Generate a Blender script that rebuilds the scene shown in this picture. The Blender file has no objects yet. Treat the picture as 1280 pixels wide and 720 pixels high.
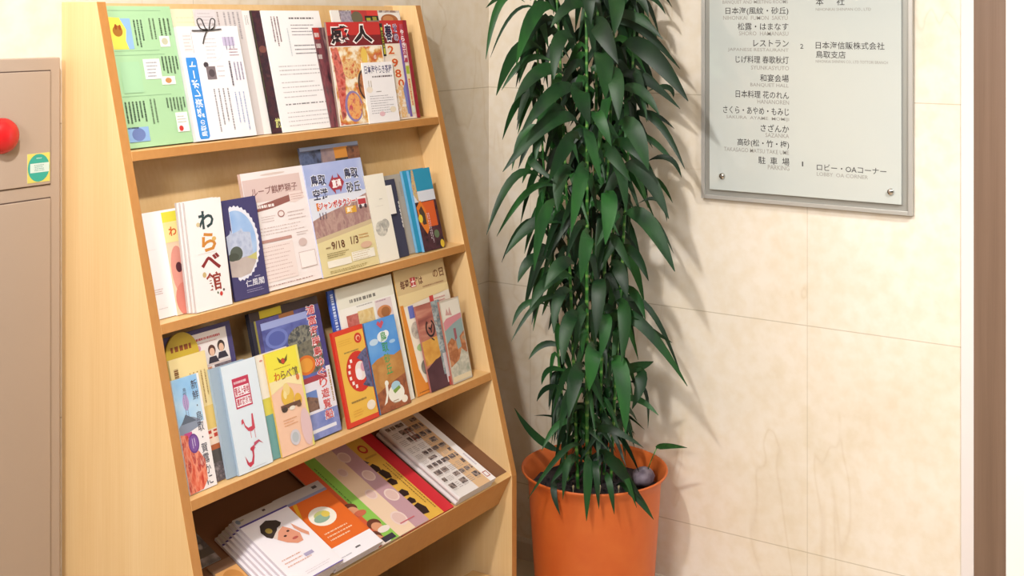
import bpy, math, random
from mathutils import Matrix, Vector
R = math.radians
sc = bpy.context.scene
col = sc.collection
rnd = random.Random(7)
H = 1.72                      # eye height of the camera

# ------------------------------------------------------------------ camera, light, exposure
cam_d = bpy.data.cameras.new('camera'); cam = bpy.data.objects.new('camera', cam_d); col.objects.link(cam)
cam.location = (-1.702, -2.2534, H); cam.rotation_euler = (R(90), 0, R(-56.98))
cam_d.sensor_width = 36; cam_d.lens = 36*1554/1280; cam_d.shift_y = -340/1280
cam_d.clip_start = .02
sc.camera = cam
sc.view_settings.view_transform = 'Standard'; sc.view_settings.look = 'None'
sc.view_settings.gamma = 1; sc.view_settings.use_curve_mapping = False
sc.view_settings.exposure = 0.22
wd = bpy.data.worlds.new('lobby'); sc.world = wd; wd.use_nodes = True
wd.node_tree.nodes['Background'].inputs[0].default_value = (1, .95, .92, 1)
wd.node_tree.nodes['Background'].inputs[1].default_value = .09

def lamp(name, loc, target, power, size, color=(1, .92, .82), spread=180):
    l = bpy.data.lights.new(name, 'AREA'); l.energy = power; l.shape = 'DISK'; l.size = size; l.color = color
    l.spread = R(spread)
    o = bpy.data.objects.new(name, l); col.objects.link(o); o.location = loc
    o.rotation_euler = (Vector(target)-Vector(loc)).to_track_quat('-Z', 'Y').to_euler()
    return o
lamp('unseen_downlight', (-.90, -1.04, 2.72), (.9, -.4, .9), 35, .11, (1, .965, .925))
lamp('added_lobby_fill', (-3.3, -1.75, 2.70), (1.2, -.8, .8), 92, .9, (1, .97, .93))  # broad soft fill added far to the left, not a known fitting
lamp('unseen_downlight', (.25, -2.7, 2.72), (1.63, -1.75, .9), 7, .30, (1, .98, .96), 62)  # unseen lamp added to brighten the right end of the marble wall

# ------------------------------------------------------------------ materials
def lin(c):
    c = c/255
    return c/12.92 if c <= .04045 else ((c+.055)/1.055)**2.4
def rgb(h):
    return (lin(int(h[0:2], 16)), lin(int(h[2:4], 16)), lin(int(h[4:6], 16)), 1)
MC = {}
def M(h, rough=.55, metal=0, spec=.3, name=None):
    k = (h, rough, metal, spec)
    if k in MC: return MC[k]
    m = bpy.data.materials.new(name or 'paint_'+h); m.use_nodes = True
    b = m.node_tree.nodes['Principled BSDF']
    b.inputs['Base Color'].default_value = rgb(h); b.inputs['Roughness'].default_value = rough
    b.inputs['Metallic'].default_value = metal; b.inputs['Specular IOR Level'].default_value = spec
    MC[k] = m
    return m
def nodes(name):
    m = bpy.data.materials.new(name); m.use_nodes = True
    return m, m.node_tree.nodes, m.node_tree.links, m.node_tree.nodes['Principled BSDF']
def ramp(n, cols, interp='LINEAR'):
    r = n.new('ShaderNodeValToRGB'); cr = r.color_ramp; cr.interpolation = interp
    while len(cr.elements) < len(cols): cr.elements.new(.5)
    for i, (p, c) in enumerate(cols):
        cr.elements[i].position = p; cr.elements[i].color = rgb(c)
    return r
PC = {}
def photo(cols, scale=60, detail=3, stretch=(1, 1, 1), rough=.5):
    """printed photograph: blotches of the given inks"""
    k = (tuple(cols), scale, stretch)
    if k in PC: return PC[k]
    m, n, l, b = nodes('printed_photo')
    t = n.new('ShaderNodeTexCoord'); mp = n.new('ShaderNodeMapping'); mp.inputs['Scale'].default_value = stretch
    mp.inputs['Location'].default_value = (len(PC)*1.37, len(PC)*.71, 0)
    no = n.new('ShaderNodeTexNoise'); no.inputs['Scale'].default_value = scale; no.inputs['Detail'].default_value = detail
    k2 = len(cols)
    rp = ramp(n, [(.30+.42*i/max(1, k2-1), c) for i, c in enumerate(cols)])
    l.new(t.outputs['Object'], mp.inputs[0]); l.new(mp.outputs[0], no.inputs['Vector']); l.new(no.outputs['Fac'], rp.inputs[0])
    l.new(rp.outputs[0], b.inputs['Base Color']); b.inputs['Roughness'].default_value = rough
    b.inputs['Specular IOR Level'].default_value = .3
    PC[k] = m
    return m
def wood(name, c1, c2, c3, sx=9, sz=.35, rough=.42):
    m, n, l, b = nodes(name)
    t = n.new('ShaderNodeTexCoord')
    mp = n.new('ShaderNodeMapping'); mp.inputs['Scale'].default_value = (sx, sx, sz)
    no = n.new('ShaderNodeTexNoise'); no.inputs['Scale'].default_value = 1.6; no.inputs['Detail'].default_value = 2
    mp2 = n.new('ShaderNodeMapping'); mp2.inputs['Scale'].default_value = (sx*14, sx*14, sz*7)
    n2 = n.new('ShaderNodeTexNoise'); n2.inputs['Scale'].default_value = 2; n2.inputs['Detail'].default_value = 3
    rp = ramp(n, [(.3, c1), (.5, c2), (.72, c3)])
    mx = n.new('ShaderNodeMix'); mx.data_type = 'FLOAT'; mx.inputs[0].default_value = .35
    l.new(t.outputs['Object'], mp.inputs[0]); l.new(mp.outputs[0], no.inputs['Vector'])
    l.new(t.outputs['Object'], mp2.inputs[0]); l.new(mp2.outputs[0], n2.inputs['Vector'])
    l.new(no.outputs['Fac'], mx.inputs[2]); l.new(n2.outputs['Fac'], mx.inputs[3])
    l.new(mx.outputs[0], rp.inputs[0]); l.new(rp.outputs[0], b.inputs['Base Color'])
    b.inputs['Roughness'].default_value = rough; b.inputs['Specular IOR Level'].default_value = .35
    return m
WOOD = wood('beech_veneer', 'dcb680', 'e3c08c', 'e9ca9a')
WOODH = wood('beech_veneer_across', 'd6ac72', 'dcb57e', 'e2be8a', sx=.5, sz=9)
EDGE = wood('edge_banding', 'b67c42', 'be8549', 'c58d50', sx=3, sz=3)

def marble(name, axis):
    """polished cream marble slabs with hairline joints; axis = index of the horizontal coordinate"""
    m, n, l, b = nodes(name)
    t = n.new('ShaderNodeTexCoord')
    big = n.new('ShaderNodeTexNoise'); big.inputs['Scale'].default_value = 2.2; big.inputs['Detail'].default_value = 6; big.inputs['Roughness'].default_value = .65
    rp = ramp(n, [(.3, 'dfd4c1'), (.5, 'e7ddce'), (.7, 'ede5da')])
    fine = n.new('ShaderNodeTexNoise'); fine.inputs['Scale'].default_value = 24; fine.inputs['Detail'].default_value = 5
    rf = ramp(n, [(.35, 'f2ead8'), (.6, 'ffffff')])
    vn = n.new('ShaderNodeTexNoise'); vn.inputs['Scale'].default_value = 2.0; vn.inputs['Detail'].default_value = 4; vn.inputs['Distortion'].default_value = .6
    mp = n.new('ShaderNodeMapping'); mp.inputs['Scale'].default_value = (1.0, 1.0, .55); mp.inputs['Location'].default_value = (3.1, 1.7, .4)
    l.new(t.outputs['Object'], big.inputs['Vector']); l.new(t.outputs['Object'], fine.inputs['Vector'])
    l.new(t.outputs['Object'], mp.inputs[0]); l.new(mp.outputs[0], vn.inputs['Vector'])
    ab = n.new('ShaderNodeMath'); ab.operation = 'SUBTRACT'; ab.inputs[1].default_value = .5
    ab2 = n.new('ShaderNodeMath'); ab2.operation = 'ABSOLUTE'
    l.new(vn.outputs['Fac'], ab.inputs[0]); l.new(ab.outputs[0], ab2.inputs[0])
    rv = ramp(n, [(.0, 'd0b88e'), (.003, 'ece2cc'), (.009, 'ffffff')])
    l.new(ab2.outputs[0], rv.inputs[0])
    mul = n.new('ShaderNodeMix'); mul.data_type = 'RGBA'; mul.blend_type = 'MULTIPLY'; mul.inputs[0].default_value = .4
    l.new(big.outputs['Fac'], rp.inputs[0]); l.new(fine.outputs['Fac'], rf.inputs[0])
    l.new(rp.outputs[0], mul.inputs[6]); l.new(rf.outputs[0], mul.inputs[7])
    mul2 = n.new('ShaderNodeMix'); mul2.data_type = 'RGBA'; mul2.blend_type = 'MULTIPLY'; mul2.inputs[0].default_value = .2
    l.new(mul.outputs[2], mul2.inputs[6]); l.new(rv.outputs[0], mul2.inputs[7])
    sep = n.new('ShaderNodeSeparateXYZ'); l.new(t.outputs['Object'], sep.inputs[0])
    def joint(out, off, pitch, half):
        a = n.new('ShaderNodeMath'); a.operation = 'SUBTRACT'; a.inputs[1].default_value = off
        p = n.new('ShaderNodeMath'); p.operation = 'PINGPONG'; p.inputs[1].default_value = pitch/2
        c = n.new('ShaderNodeMath'); c.operation = 'LESS_THAN'; c.inputs[1].default_value = half
        l.new(out, a.inputs[0]); l.new(a.outputs[0], p.inputs[0]); l.new(p.outputs[0], c.inputs[0])
        return c.outputs[0]
    j1 = joint(sep.outputs[2], H-.857, .6275, .0013)
    j2 = joint(sep.outputs[axis], -1.064 if axis == 1 else .37, .905, .0008)
    mx = n.new('ShaderNodeMath'); mx.operation = 'MAXIMUM'; l.new(j1, mx.inputs[0]); l.new(j2, mx.inputs[1])
    sc_ = n.new('ShaderNodeMath'); sc_.operation = 'MULTIPLY'; sc_.inputs[1].default_value = .55; l.new(mx.outputs[0], sc_.inputs[0])
    mj = n.new('ShaderNodeMix'); mj.data_type = 'RGBA'; mj.inputs[7].default_value = rgb('a89878')
    l.new(sc_.outputs[0], mj.inputs[0]); l.new(mul2.outputs[2], mj.inputs[6])
    l.new(mj.outputs[2], b.inputs['Base Color'])
    b.inputs['Roughness'].default_value = .22; b.inputs['Specular IOR Level'].default_value = .35
    return m

# ------------------------------------------------------------------ mesh helpers
class MB:
    def __init__(s): s.v = []; s.f = []; s.mi = []; s.mats = []; s.smooth = False
    def m(s, mat):
        if mat not in s.mats: s.mats.append(mat)
        return s.mats.index(mat)
    def face(s, pts, mat):
        i = len(s.v); s.v += [tuple(p) for p in pts]; s.f.append(tuple(range(i, i+len(pts)))); s.mi.append(s.m(mat))
    def mesh(s, verts, faces, mat):
        i = len(s.v); s.v += [tuple(p) for p in verts]; k = s.m(mat)
        for f in faces: s.f.append(tuple(i+j for j in f)); s.mi.append(k)
    def box(s, a, b, mat):
        x0, y0, z0 = a; x1, y1, z1 = b
        v = [(x0,y0,z0),(x1,y0,z0),(x1,y1,z0),(x0,y1,z0),(x0,y0,z1),(x1,y0,z1),(x1,y1,z1),(x0,y1,z1)]
        s.mesh(v, [(0,3,2,1),(4,5,6,7),(0,1,5,4),(1,2,6,5),(2,3,7,6),(3,0,4,7)], mat)
    def prism(s, poly, e0, e1, fn, mat, edge=None, edges=()):
        """polygon poly (2D) swept from e0 to e1; fn(p, e) -> 3D point; the sides listed in edges take the edge material"""
        n = len(poly)
        a = [fn(p, e0) for p in poly]; b = [fn(p, e1) for p in poly]
        i = len(s.v); s.v += [tuple(p) for p in a+b]
        s.f.append(tuple(i+j for j in range(n))[::-1]); s.mi.append(s.m(mat))
        s.f.append(tuple(i+n+j for j in range(n))); s.mi.append(s.m(mat))
        for j in range(n):
            k = (j+1) % n
            s.f.append((i+j, i+k, i+n+k, i+n+j)); s.mi.append(s.m(edge if (edge and j in edges) else mat))
    def tube(s, pts, r, mat, n=8):
        pts = [Vector(p) for p in pts]
        rs = r if isinstance(r, (list, tuple)) else [r]*len(pts)
        i0 = len(s.v); k = s.m(mat)
        for i, p in enumerate(pts):
            d = (pts[min(i+1, len(pts)-1)]-pts[max(i-1, 0)]).normalized()
            a = d.cross(Vector((0, 0, 1)))
            if a.length < .05: a = d.cross(Vector((1, 0, 0)))
            a.normalize(); b = d.cross(a)
            for j in range(n):
                t = 2*math.pi*j/n
                s.v.append(tuple(p+(a*math.cos(t)+b*math.sin(t))*rs[i]))
        for i in range(len(pts)-1):
            for j in range(n):
                q = (j+1) % n
                s.f.append((i0+i*n+j, i0+i*n+q, i0+(i+1)*n+q, i0+(i+1)*n+j)); s.mi.append(k)
        s.f.append(tuple(i0+j for j in range(n))[::-1]); s.mi.append(k)
        e = i0+(len(pts)-1)*n
        s.f.append(tuple(e+j for j in range(n))); s.mi.append(k)
    def lathe(s, prof, c, mat, n=64, cap0=False, cap1=False):
        i0 = len(s.v); k = s.m(mat)
        for r, z in prof:
            for j in range(n):
                t = 2*math.pi*j/n
                s.v.append((c[0]+r*math.cos(t), c[1]+r*math.sin(t), c[2]+z))
        for i in range(len(prof)-1):
            for j in range(n):
                q = (j+1) % n
                s.f.append((i0+i*n+j, i0+i*n+q, i0+(i+1)*n+q, i0+(i+1)*n+j)); s.mi.append(k)
        if cap0: s.f.append(tuple(i0+j for j in range(n))[::-1]); s.mi.append(k)
        e = i0+(len(prof)-1)*n
        if cap1: s.f.append(tuple(e+j for j in range(n))); s.mi.append(k)
    def build(s, name, parent=None, smooth=False, bevel=0):
        me = bpy.data.meshes.new(name); me.from_pydata(s.v, [], s.f)
        for m in s.mats: me.materials.append(m)
        me.polygons.foreach_set('material_index', s.mi)
        if smooth: me.polygons.foreach_set('use_smooth', [True]*len(s.f))
        me.update()
        o = bpy.data.objects.new(name, me); col.objects.link(o)
        if parent: o.parent = parent
        if bevel:
            b = o.modifiers.new('bevel', 'BEVEL'); b.width = bevel; b.segments = 2; b.limit_method = 'ANGLE'
        return o
def tag(o, label=None, cat=None, group=None, kind=None):
    if label: o['label'] = label
    if cat: o['category'] = cat
    if group: o['group'] = group
    if kind: o['kind'] = kind
    return o
def empty(name, loc=(0, 0, 0), label=None, cat=None, group=None):
    o = bpy.data.objects.new(name, None); col.objects.link(o); o.location = loc; o.empty_display_size = .05
    return tag(o, label, cat, group)
def struct(o): o['kind'] = 'structure'; return o

GC = {}
def glyphs(text, bold=0):
    """flat outlines of a piece of writing, in em units, with its bounding box"""
    k = (text, bold)
    if k in GC: return GC[k]
    cu = bpy.data.curves.new('t', 'FONT'); cu.body = text; cu.size = 1; cu.resolution_u = 2; cu.fill_mode = 'FRONT'; cu.offset = bold
    o = bpy.data.objects.new('t', cu); col.objects.link(o)
    dg = bpy.context.evaluated_depsgraph_get(); me = bpy.data.meshes.new_from_object(o.evaluated_get(dg))
    v = [(p.co.x, p.co.y) for p in me.vertices]; f = [tuple(p.vertices) for p in me.polygons]
    bpy.data.objects.remove(o); bpy.data.curves.remove(cu); bpy.data.meshes.remove(me)
    if not v: v = [(0, 0), (1, 0), (1, 1)]; f = []
    xs = [p[0] for p in v]; ys = [p[1] for p in v]
    GC[k] = (v, f, min(xs), max(xs), min(ys), max(ys))
    return GC[k]

class Sheet(MB):
    """printed sheet / booklet: body box in local x (right), y (up), z (out of the cover); art in fractions, y counted from the top"""
    def __init__(s, w, h, th, front, side='e9e6e4'):
        super().__init__(); s.w = w; s.h = h; s.th = th; s.z = th+.00025; s.rn = random.Random(int(w*1e4+h*1e5+th*1e6))
        fm = front if not isinstance(front, str) else M(front); sm = side if not isinstance(side, str) else M(side)
        v = [(0,0,0),(w,0,0),(w,h,0),(0,h,0),(0,0,th),(w,0,th),(w,h,th),(0,h,th)]
        s.mesh(v, [(0,3,2,1),(0,1,5,4),(1,2,6,5),(2,3,7,6),(3,0,4,7)], sm); s.mesh([v[i] for i in (4,5,6,7)], [(0,1,2,3)], fm)
    def c(s, m): return m if not isinstance(m, str) else M(m)
    def up(s): s.z += .00005
    @staticmethod
    def clip(pts):
        for ax, lim, sg in ((0, 0, 1), (0, 1, -1), (1, 0, 1), (1, 1, -1)):
            out = []
            for i in range(len(pts)):
                p, q = pts[i-1], pts[i]; dp, dq = (p[ax]-lim)*sg, (q[ax]-lim)*sg
                if (dp >= 0) != (dq >= 0):
                    t = dp/(dp-dq); out.append((p[0]+(q[0]-p[0])*t, p[1]+(q[1]-p[1])*t))
                if dq >= 0: out.append(q)
            pts = out
            if not pts: return []
        return pts
    def P(s, pts, m):
        pts = s.clip(pts)
        if len(pts) < 3: return s
        s.face([(x*s.w, (1-y)*s.h, s.z) for x, y in pts][::-1], s.c(m)); s.up(); return s
    def R(s, x0, y0, x1, y1, m): return s.P([(x0, y0), (x1, y0), (x1, y1), (x0, y1)], m)
    def E(s, cx, cy, rx, ry, m, n=24, a0=0, a1=360):
        return s.P([(cx+rx*math.cos(R(a0+(a1-a0)*i/n)), cy+ry*math.sin(R(a0+(a1-a0)*i/n))) for i in range(n+(a1-a0 < 360))], m)
    def frame(s, x0, y0, x1, y1, wx, m, wy=None):
        wy = wy or wx*s.w/s.h
        s.R(x0, y0, x1, y0+wy, m); s.R(x0, y1-wy, x1, y1, m); s.R(x0, y0, x0+wx, y1, m); s.R(x1-wx, y0, x1, y1, m); return s
    def T(s, text, x0, y0, x1, y1, m, bold=0, rot=0, up=True):
        v, f, a, b, c, d = glyphs(text, bold)
        q = []
        for x, y in v:
            u = (x-a)/max(b-a, 1e-6); w = 1-(y-c)/max(d-c, 1e-6)
            if rot == 90: u, w = w, 1-u          # reads upwards
            q.append(((x0+u*(x1-x0))*s.w, (1-(y0+w*(y1-y0)))*s.h, s.z))
        s.mesh(q, f, s.c(m))
        if up: s.up()
        return s
    def V(s, text, x0, y0, x1, y1, m, bold=0):
        n = len(text)
        for i, ch in enumerate(text):
            if ch == ' ': continue
            a = y0+(y1-y0)*(i+.06)/n; b = y0+(y1-y0)*(i+.94)/n
            if ch in '・': 
                xm = (x0+x1)/2; s.T(ch, xm-(x1-x0)*.1, (a+b)/2-(b-a)*.1, xm+(x1-x0)*.1, (a+b)/2+(b-a)*.1, m, bold, up=False)
            elif ch in 'ー': s.T(ch, x0+(x1-x0)*.4, a, x0+(x1-x0)*.6, b, m, bold, 90, up=False)
            else: s.T(ch, x0, a, x1, b, m, bold, up=False)
        s.up(); return s
    def lines(s, x0, y0, x1, y1, n, m, fill=.5, vert=False, dash=.06):
        """small print too fine to read: rows of marks"""
        k = s.c(m); fill *= .8; dash *= .75
        for i in range(n):
            p = 0.; e = s.rn.uniform(.7, 1)
            while p < e:
                q = min(e, p+s.rn.uniform(.3, 1.2)*dash)
                a, b = (i+.5-fill/2)/n, (i+.5+fill/2)/n
                if vert: r = (x0+(x1-x0)*a, y0+(y1-y0)*p, x0+(x1-x0)*b, y0+(y1-y0)*q)
                else: r = (x0+(x1-x0)*p, y0+(y1-y0)*a, x0+(x1-x0)*q, y0+(y1-y0)*b)
                s.face([(r[0]*s.w, (1-r[3])*s.h, s.z), (r[2]*s.w, (1-r[3])*s.h, s.z), (r[2]*s.w, (1-r[1])*s.h, s.z), (r[0]*s.w, (1-r[1])*s.h, s.z)], k)
                p = q+s.rn.uniform(.15, .5)*dash
        s.up(); return s

# ------------------------------------------------------------------ the room
XC = 1.6274                                    # corner of the two marble walls
ML = marble('cream_marble_left', 0); MR = marble('cream_marble_right', 1)
def wall(name, a, b, mat):
    mb = MB(); mb.box(a, b, mat); return struct(mb.build(name))
wall('wall_left', (-4.5, 0, 0), (XC+.15, .15, 2.8), ML)
wall('wall_right', (XC, -1.476, 0), (XC+.15, 0, 2.8), MR)
WHITE = M('e4dedb', .5)
wall('trim_1', (XC-.004, -1.507, 0), (XC+.15, -1.476, 2.8), M('e0d8d6', .35))
mb = MB(); mb.box((XC-.002, -1.585, 0), (XC+.15, -1.507, 2.8), wood('brown_door_wood', '6f5848', '78604f', '806858', sx=20)); struct(mb.build('trim_2'))
wall('wall_front', (XC, -5.5, 0), (XC+.15, -1.585, 2.8), M('f4f2f0', .6))
m, n, l, b = nodes('beige_stone_floor')
no = n.new('ShaderNodeTexNoise'); no.inputs['Scale'].default_value = 6; no.inputs['Detail'].default_value = 6
rp = ramp(n, [(.35, 'b9a68b'), (.65, 'cdbda3')]); l.new(no.outputs['Fac'], rp.inputs[0]); l.new(rp.outputs[0], b.inputs['Base Color'])
b.inputs['Roughness'].default_value = .3
wall('floor', (-4.5, -5.5, -.1), (XC+.15, .15, 0), m)
wall('ceiling', (-4.5, -5.5, 2.8), (XC+.15, .15, 2.9), M('efebe4', .8))
mb = MB(); mb.prism([(0, 0), (.012, 0), (.012, .055), (.006, .065), (0, .065)], -1.476, 0, lambda p, e: (XC-p[0], e, p[1]), M('d9cfc0', .35))
struct(mb.build('baseboard_right'))

# ------------------------------------------------------------------ brochure rack
W = 1.1142; TH = .0235
tf = lambda z: .1211-.25696*z                  # how far the front edge stands off the wall at height H+z
SL = math.atan(.25696)                          # slope of the front, from the vertical
D = .083                                        # depth of the display ledges
rack = empty('brochure_rack', (0, 0, 0), 'tall beech veneer brochure rack with sloping front against the marble wall', 'brochure rack')
prof = [(0, -H), (0, .03), (tf(.03), .03), (tf(-1.2348), -1.2348), (tf(-1.2348), -H)]
for x in (0, W-TH):
    mb = MB(); mb.prism(prof, x, x+TH, lambda p, e: (e, -p[0], H+p[1]), WOOD, EDGE, (2, 3)); mb.build('side_panel', rack, bevel=.0012)
X0, X1 = TH, W-TH
# sloping back panel behind the three upper ledges
mb = MB()
pl = [(tf(.03)-D, .028), (tf(-.985)-D, -.985), (tf(-.985)-D-.012, -.985), (tf(.03)-D-.012, .028)]
mb.prism(pl, X0, X1, lambda p, e: (e, -p[0], H+p[1]), wood('beech_blocks', 'd6ae76', 'ddb984', 'e3c291', sx=5, sz=.8)); mb.build('back_panel', rack)
mb = MB(); mb.box((X0, -.016, .05), (X1, -.004, H-.4), WOOD); mb.build('rear_panel', rack)
for zb in (-.3005, -.646, -.985):
    mb = MB(); zt = zb+.0196
    mb.prism([(tf(zb), zb), (tf(zt), zt), (tf(zt)-D-(.0 if zb > -.9 else .3), zt), (tf(zb)-D-(.0 if zb > -.9 else .3), zb)], X0, X1, lambda p, e: (e, -p[0], H+p[1]), WOODH, EDGE, (0,))
    mb.build('shelf', rack, bevel=.0012)
# the tilted magazine tray with its deep front rail
TA = R(26.5); T0 = (.4375, -1.232)
u4 = (-math.cos(TA), math.sin(TA)); n4 = (math.sin(TA), math.cos(TA))
def tr(r, o): return (T0[0]+u4[0]*r+n4[0]*o, T0[1]+u4[1]*r+n4[1]*o)
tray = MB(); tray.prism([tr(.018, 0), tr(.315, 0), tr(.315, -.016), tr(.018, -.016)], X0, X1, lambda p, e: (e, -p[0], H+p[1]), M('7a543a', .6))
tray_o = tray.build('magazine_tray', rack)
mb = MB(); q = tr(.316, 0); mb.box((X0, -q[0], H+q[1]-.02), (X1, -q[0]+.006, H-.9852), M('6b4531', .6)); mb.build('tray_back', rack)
mb = MB(); mb.prism([tr(0, 0), tr(.018, 0), tr(.018, -.095), tr(0, -.095)], X0, X1, lambda p, e: (e, -p[0], H+p[1]), WOODH, EDGE, (3,))
mb.build('front_rail', rack, bevel=.0012)
mb = MB(); mb.box((X0, -.425, .07), (X1, -.016, .09), WOODH); mb.build('bottom_shelf', rack)
mb = MB(); mb.box((X0, -.405, 0), (X1, -.388, .07), EDGE); mb.build('kick_board', rack)

# cardboard carton low inside the rack
mb = MB(); mb.box((0, 0, 0), (.26, .10, .125), M('c9a06a', .7)); mb.box((.118, -.0006, .1249), (.142, .1006, .1254), M('d8bb86', .3))
bx = mb.build('cardboard_box'); bx.location = (.81, -.425, .0905)
tag(bx, 'small brown cardboard box standing on the bottom shelf of the rack', 'box')

# ------------------------------------------------------------------ printed matter on the ledges
ZS = {1: -.2809, 2: -.6264, 3: -.9654}
def put(sh, name, tier, s, layer, label, cat, group=None, fwd=0, lean=0):
    o = sh.build(name)
    zs = ZS[tier]+.0006
    a = math.pi/2-(SL-fwd/sh.h)
    o.rotation_euler = (Matrix.Rotation(a, 3, 'X') @ Matrix.Rotation(lean, 3, 'Z')).to_euler()
    back = (D-layer)*1.0+sh.th*.968
    o.location = (s, -(tf(zs)-back), H+zs+.0002+sh.th*.0)
    return tag(o, label, cat, group)
def put4(sh, name, s, r, off, label, cat, group=None, rz=0):
    o = sh.build(name)
    o.rotation_euler = (Matrix.Rotation(TA, 3, 'X') @ Matrix.Rotation(rz, 3, 'Z')).to_euler()
    p = tr(r, off+.0006); o.location = (s, -p[0], H+p[1])
    return tag(o, label, cat, group)

INK = '55504e'; WH = 'f1edee'
# ---- ledge 1
g = Sheet(.176, .309, .010, 'a8cfa2', '9cc098')
for y in (.03, .32, .35, .64): g.lines(.02, y, .98, y+.006, 1, '8fb48c', 1, dash=2)
g.R(.03, .09, .33, .31, '8fb4de').P([(.0, .08), (.17, .085), (.25, .17), (.22, .25), (.25, .31), (.02, .31)], 'ecd95a').E(.12, .18, .075, .04, 'a8702e').E(.1, .15, .02, .02, '9b4b1e').E(.16, .155, .02, .02, '9b4b1e')
g.lines(.36, .10, .52, .31, 3, '47594a', .55, True).lines(.6, .09, .72, .27, 2, '6a7b62', .5, True).lines(.76, .09, .96, .27, 3, '55684f', .5, True)
g.R(.74, .22, .9, .30, 'e9e9e2').E(.82, .26, .05, .025, 'c3c1a8')
g.R(.42, .385, .68, .53, 'e8e6e6').lines(.46, .4, .64, .52, 5, '8c8a96', .5).R(.66, .515, .88, .575, 'efe9e4').E(.77, .545, .05, .02, 'c58a55')
g.lines(.70, .37, .98, .51, 5, '4b5c4a', .55, True).R(.06, .40, .36, .62, 'a5cfa6')
g.lines(.02, .68, .35, .84, 6, '46584a', .55, True).lines(.40, .67, .52, .86, 2, '6d8268', .5, True)
g.R(.02, .86, .33, .96, '8db0dc').E(.17, .91, .10, .045, '6d7fb4').lines(.02, .855, .2, .87, 1, '333a40', .9)
g.R(.78, .78, .97, .92, 'f0ece8').E(.84, .895, .035, .02, 'c93a35').lines(.8, .8, .95, .86, 3, '9a9a8a', .4).lines(.66, .67, .98, .77, 6, '4b5c4a', .55, True)
put(g, 'newsletter', 1, .040, .058, 'green newsletter with small drawings at the left end of the top ledge', 'newsletter')
s_ = Sheet(.125, .305, .003, 'e6dfc0'); s_.lines(.1, .05, .9, .12, 2, 'ded2ae', .3)
put(s_, 'paper_sheet', 1, .226, .048, 'cream paper sheet between the green newsletter and the tied report', 'paper')
s_ = Sheet(.150, .304, .004, 'd5cdcd', 'bfb8b8')
s_.R(.02, .01, .42, .2, 'd6cfd2').lines(.05, .02, .4, .2, 7, 'bfb4b8', .4).lines(.44, .02, .5, .3, 1, '9b8a88', .6, True).lines(.56, .02, .95, .3, 4, 'a8a0a4', .5, True)
put(s_, 'leaflet', 1, .289, .0545, 'grey printed sheet standing behind the report tied with a black cord', 'leaflet')
s_ = Sheet(.186, .262, .012, 'f0edf2', 'c9c6ca')
s_.R(.06, .06, .20, .23, 'f1e2e2').lines(.07, .07, .19, .22, 5, 'e0b9b9', .4).R(.205, .05, .212, .24, 'd9a3a3')
s_.P([(.055, .30), (.06, .275), (.21, .275), (.225, .30), (.225, .965), (.2, .985), (.075, .985), (.06, .965)], '3d8fe0')
s_.T('経済レポート', .085, .31, .20, .80, 'fafcff', .02, 90).T('鳥取の', .10, .82, .19, .965, 'fafcff', .01, 90)
s_.E(.50, .20, .18, .12, 'e6e2e8').E(.50, .20, .172, .114, 'f1eef3').lines(.40, .1, .6, .3, 6, 'b9b2b8', .3)
s_.R(.70, .10, .9, .18, 'c9bfdc').lines(.72, .1, .9, .25, 3, '8d84a4', .4, True).lines(.78, .2, .95, .28, 3, '9a6e80', .4)
s_.E(.36, .345, .04, .025, '4a4247').R(.35, .36, .50, .475, '7d7074').E(.43, .42, .05, .035, '574b50').lines(.53, .34, .66, .47, 3, 'c9c2c8', .3)
s_.lines(.72, .32, .78, .55, 1, '6a6270', .6, True).lines(.80, .33, .97, .5, 3, '9c92ae', .5, True).lines(.38, .56, .68, .95, 4, '9d979c', .35, True).lines(.72, .60, .93, .95, 3, 'a9b4d4', .35, True)
rep = put(s_, 'report', 1, .217, .067, 'white report with blue title strip, tied with a black cord', 'report')
mb = MB(); K = M('2a2422', .7)
def cord(pts): mb.tube([Vector((x*.186, (1-y)*.262, .0152)) for x, y in pts], .0013, K, 6)
def arc(pts, n=14):
    out = []
    p = [pts[0]]+pts+[pts[-1]]
    for i in range(1, len(p)-2):
        for k in range(n):
            t = k/n
            out.append(tuple(.5*((2*p[i][j])+(p[i+1][j]-p[i-1][j])*t+(2*p[i-1][j]-5*p[i][j]+4*p[i+1][j]-p[i+2][j])*t*t+(3*p[i][j]-p[i-1][j]-3*p[i+1][j]+p[i+2][j])*t**3) for j in (0, 1)))
    return out+[pts[-1]]
cord(arc([(.46, .035), (.36, .02), (.33, -.05), (.40, -.06), (.46, .035), (.58, .015), (.62, -.05), (.56, -.06), (.50, .03)]))
cord(arc([(.22, .04), (.45, .04), (.70, .03)])); cord(arc([(.46, .04), (.40, .10), (.36, .16)])); mb.mesh(*(lambda c: ([(c[0]+a*.004, c[1]+b*.004, .0150+z*.002) for a, b, z in ((1,0,0),(0,1,0),(-1,0,0),(0,-1,0),(0,0,1),(0,0,-1))], [(0,1,4),(1,2,4),(2,3,4),(3,0,4),(1,0,5),(2,1,5),(3,2,5),(0,3,5)]))((.47*.186, .965*.262)), K)
mb.build('cord_bow', rep)
s_ = Sheet(.21, .302, .003, 'efebea', 'd8d2d0'); s_.lines(.03, .04, .09, .14, 2, '8c8484', .4, True)
put(s_, 'paper_sheet', 1, .438, .054, 'white sheet showing only a narrow strip left of the dark travel magazine', 'paper')
s_ = Sheet(.20, .302, .004, photo(['2a1a1c', '4a2630', '30202c', '6a3c40'], 40), '2a1c1e')
s_.E(.09, .32, .06, .03, '7a4a44').lines(.0, .0, .01, 1, 1, '55633a', 1, True, 2).T('旅', .07, .88, .17, .96, 'd6d889', .03)
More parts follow.
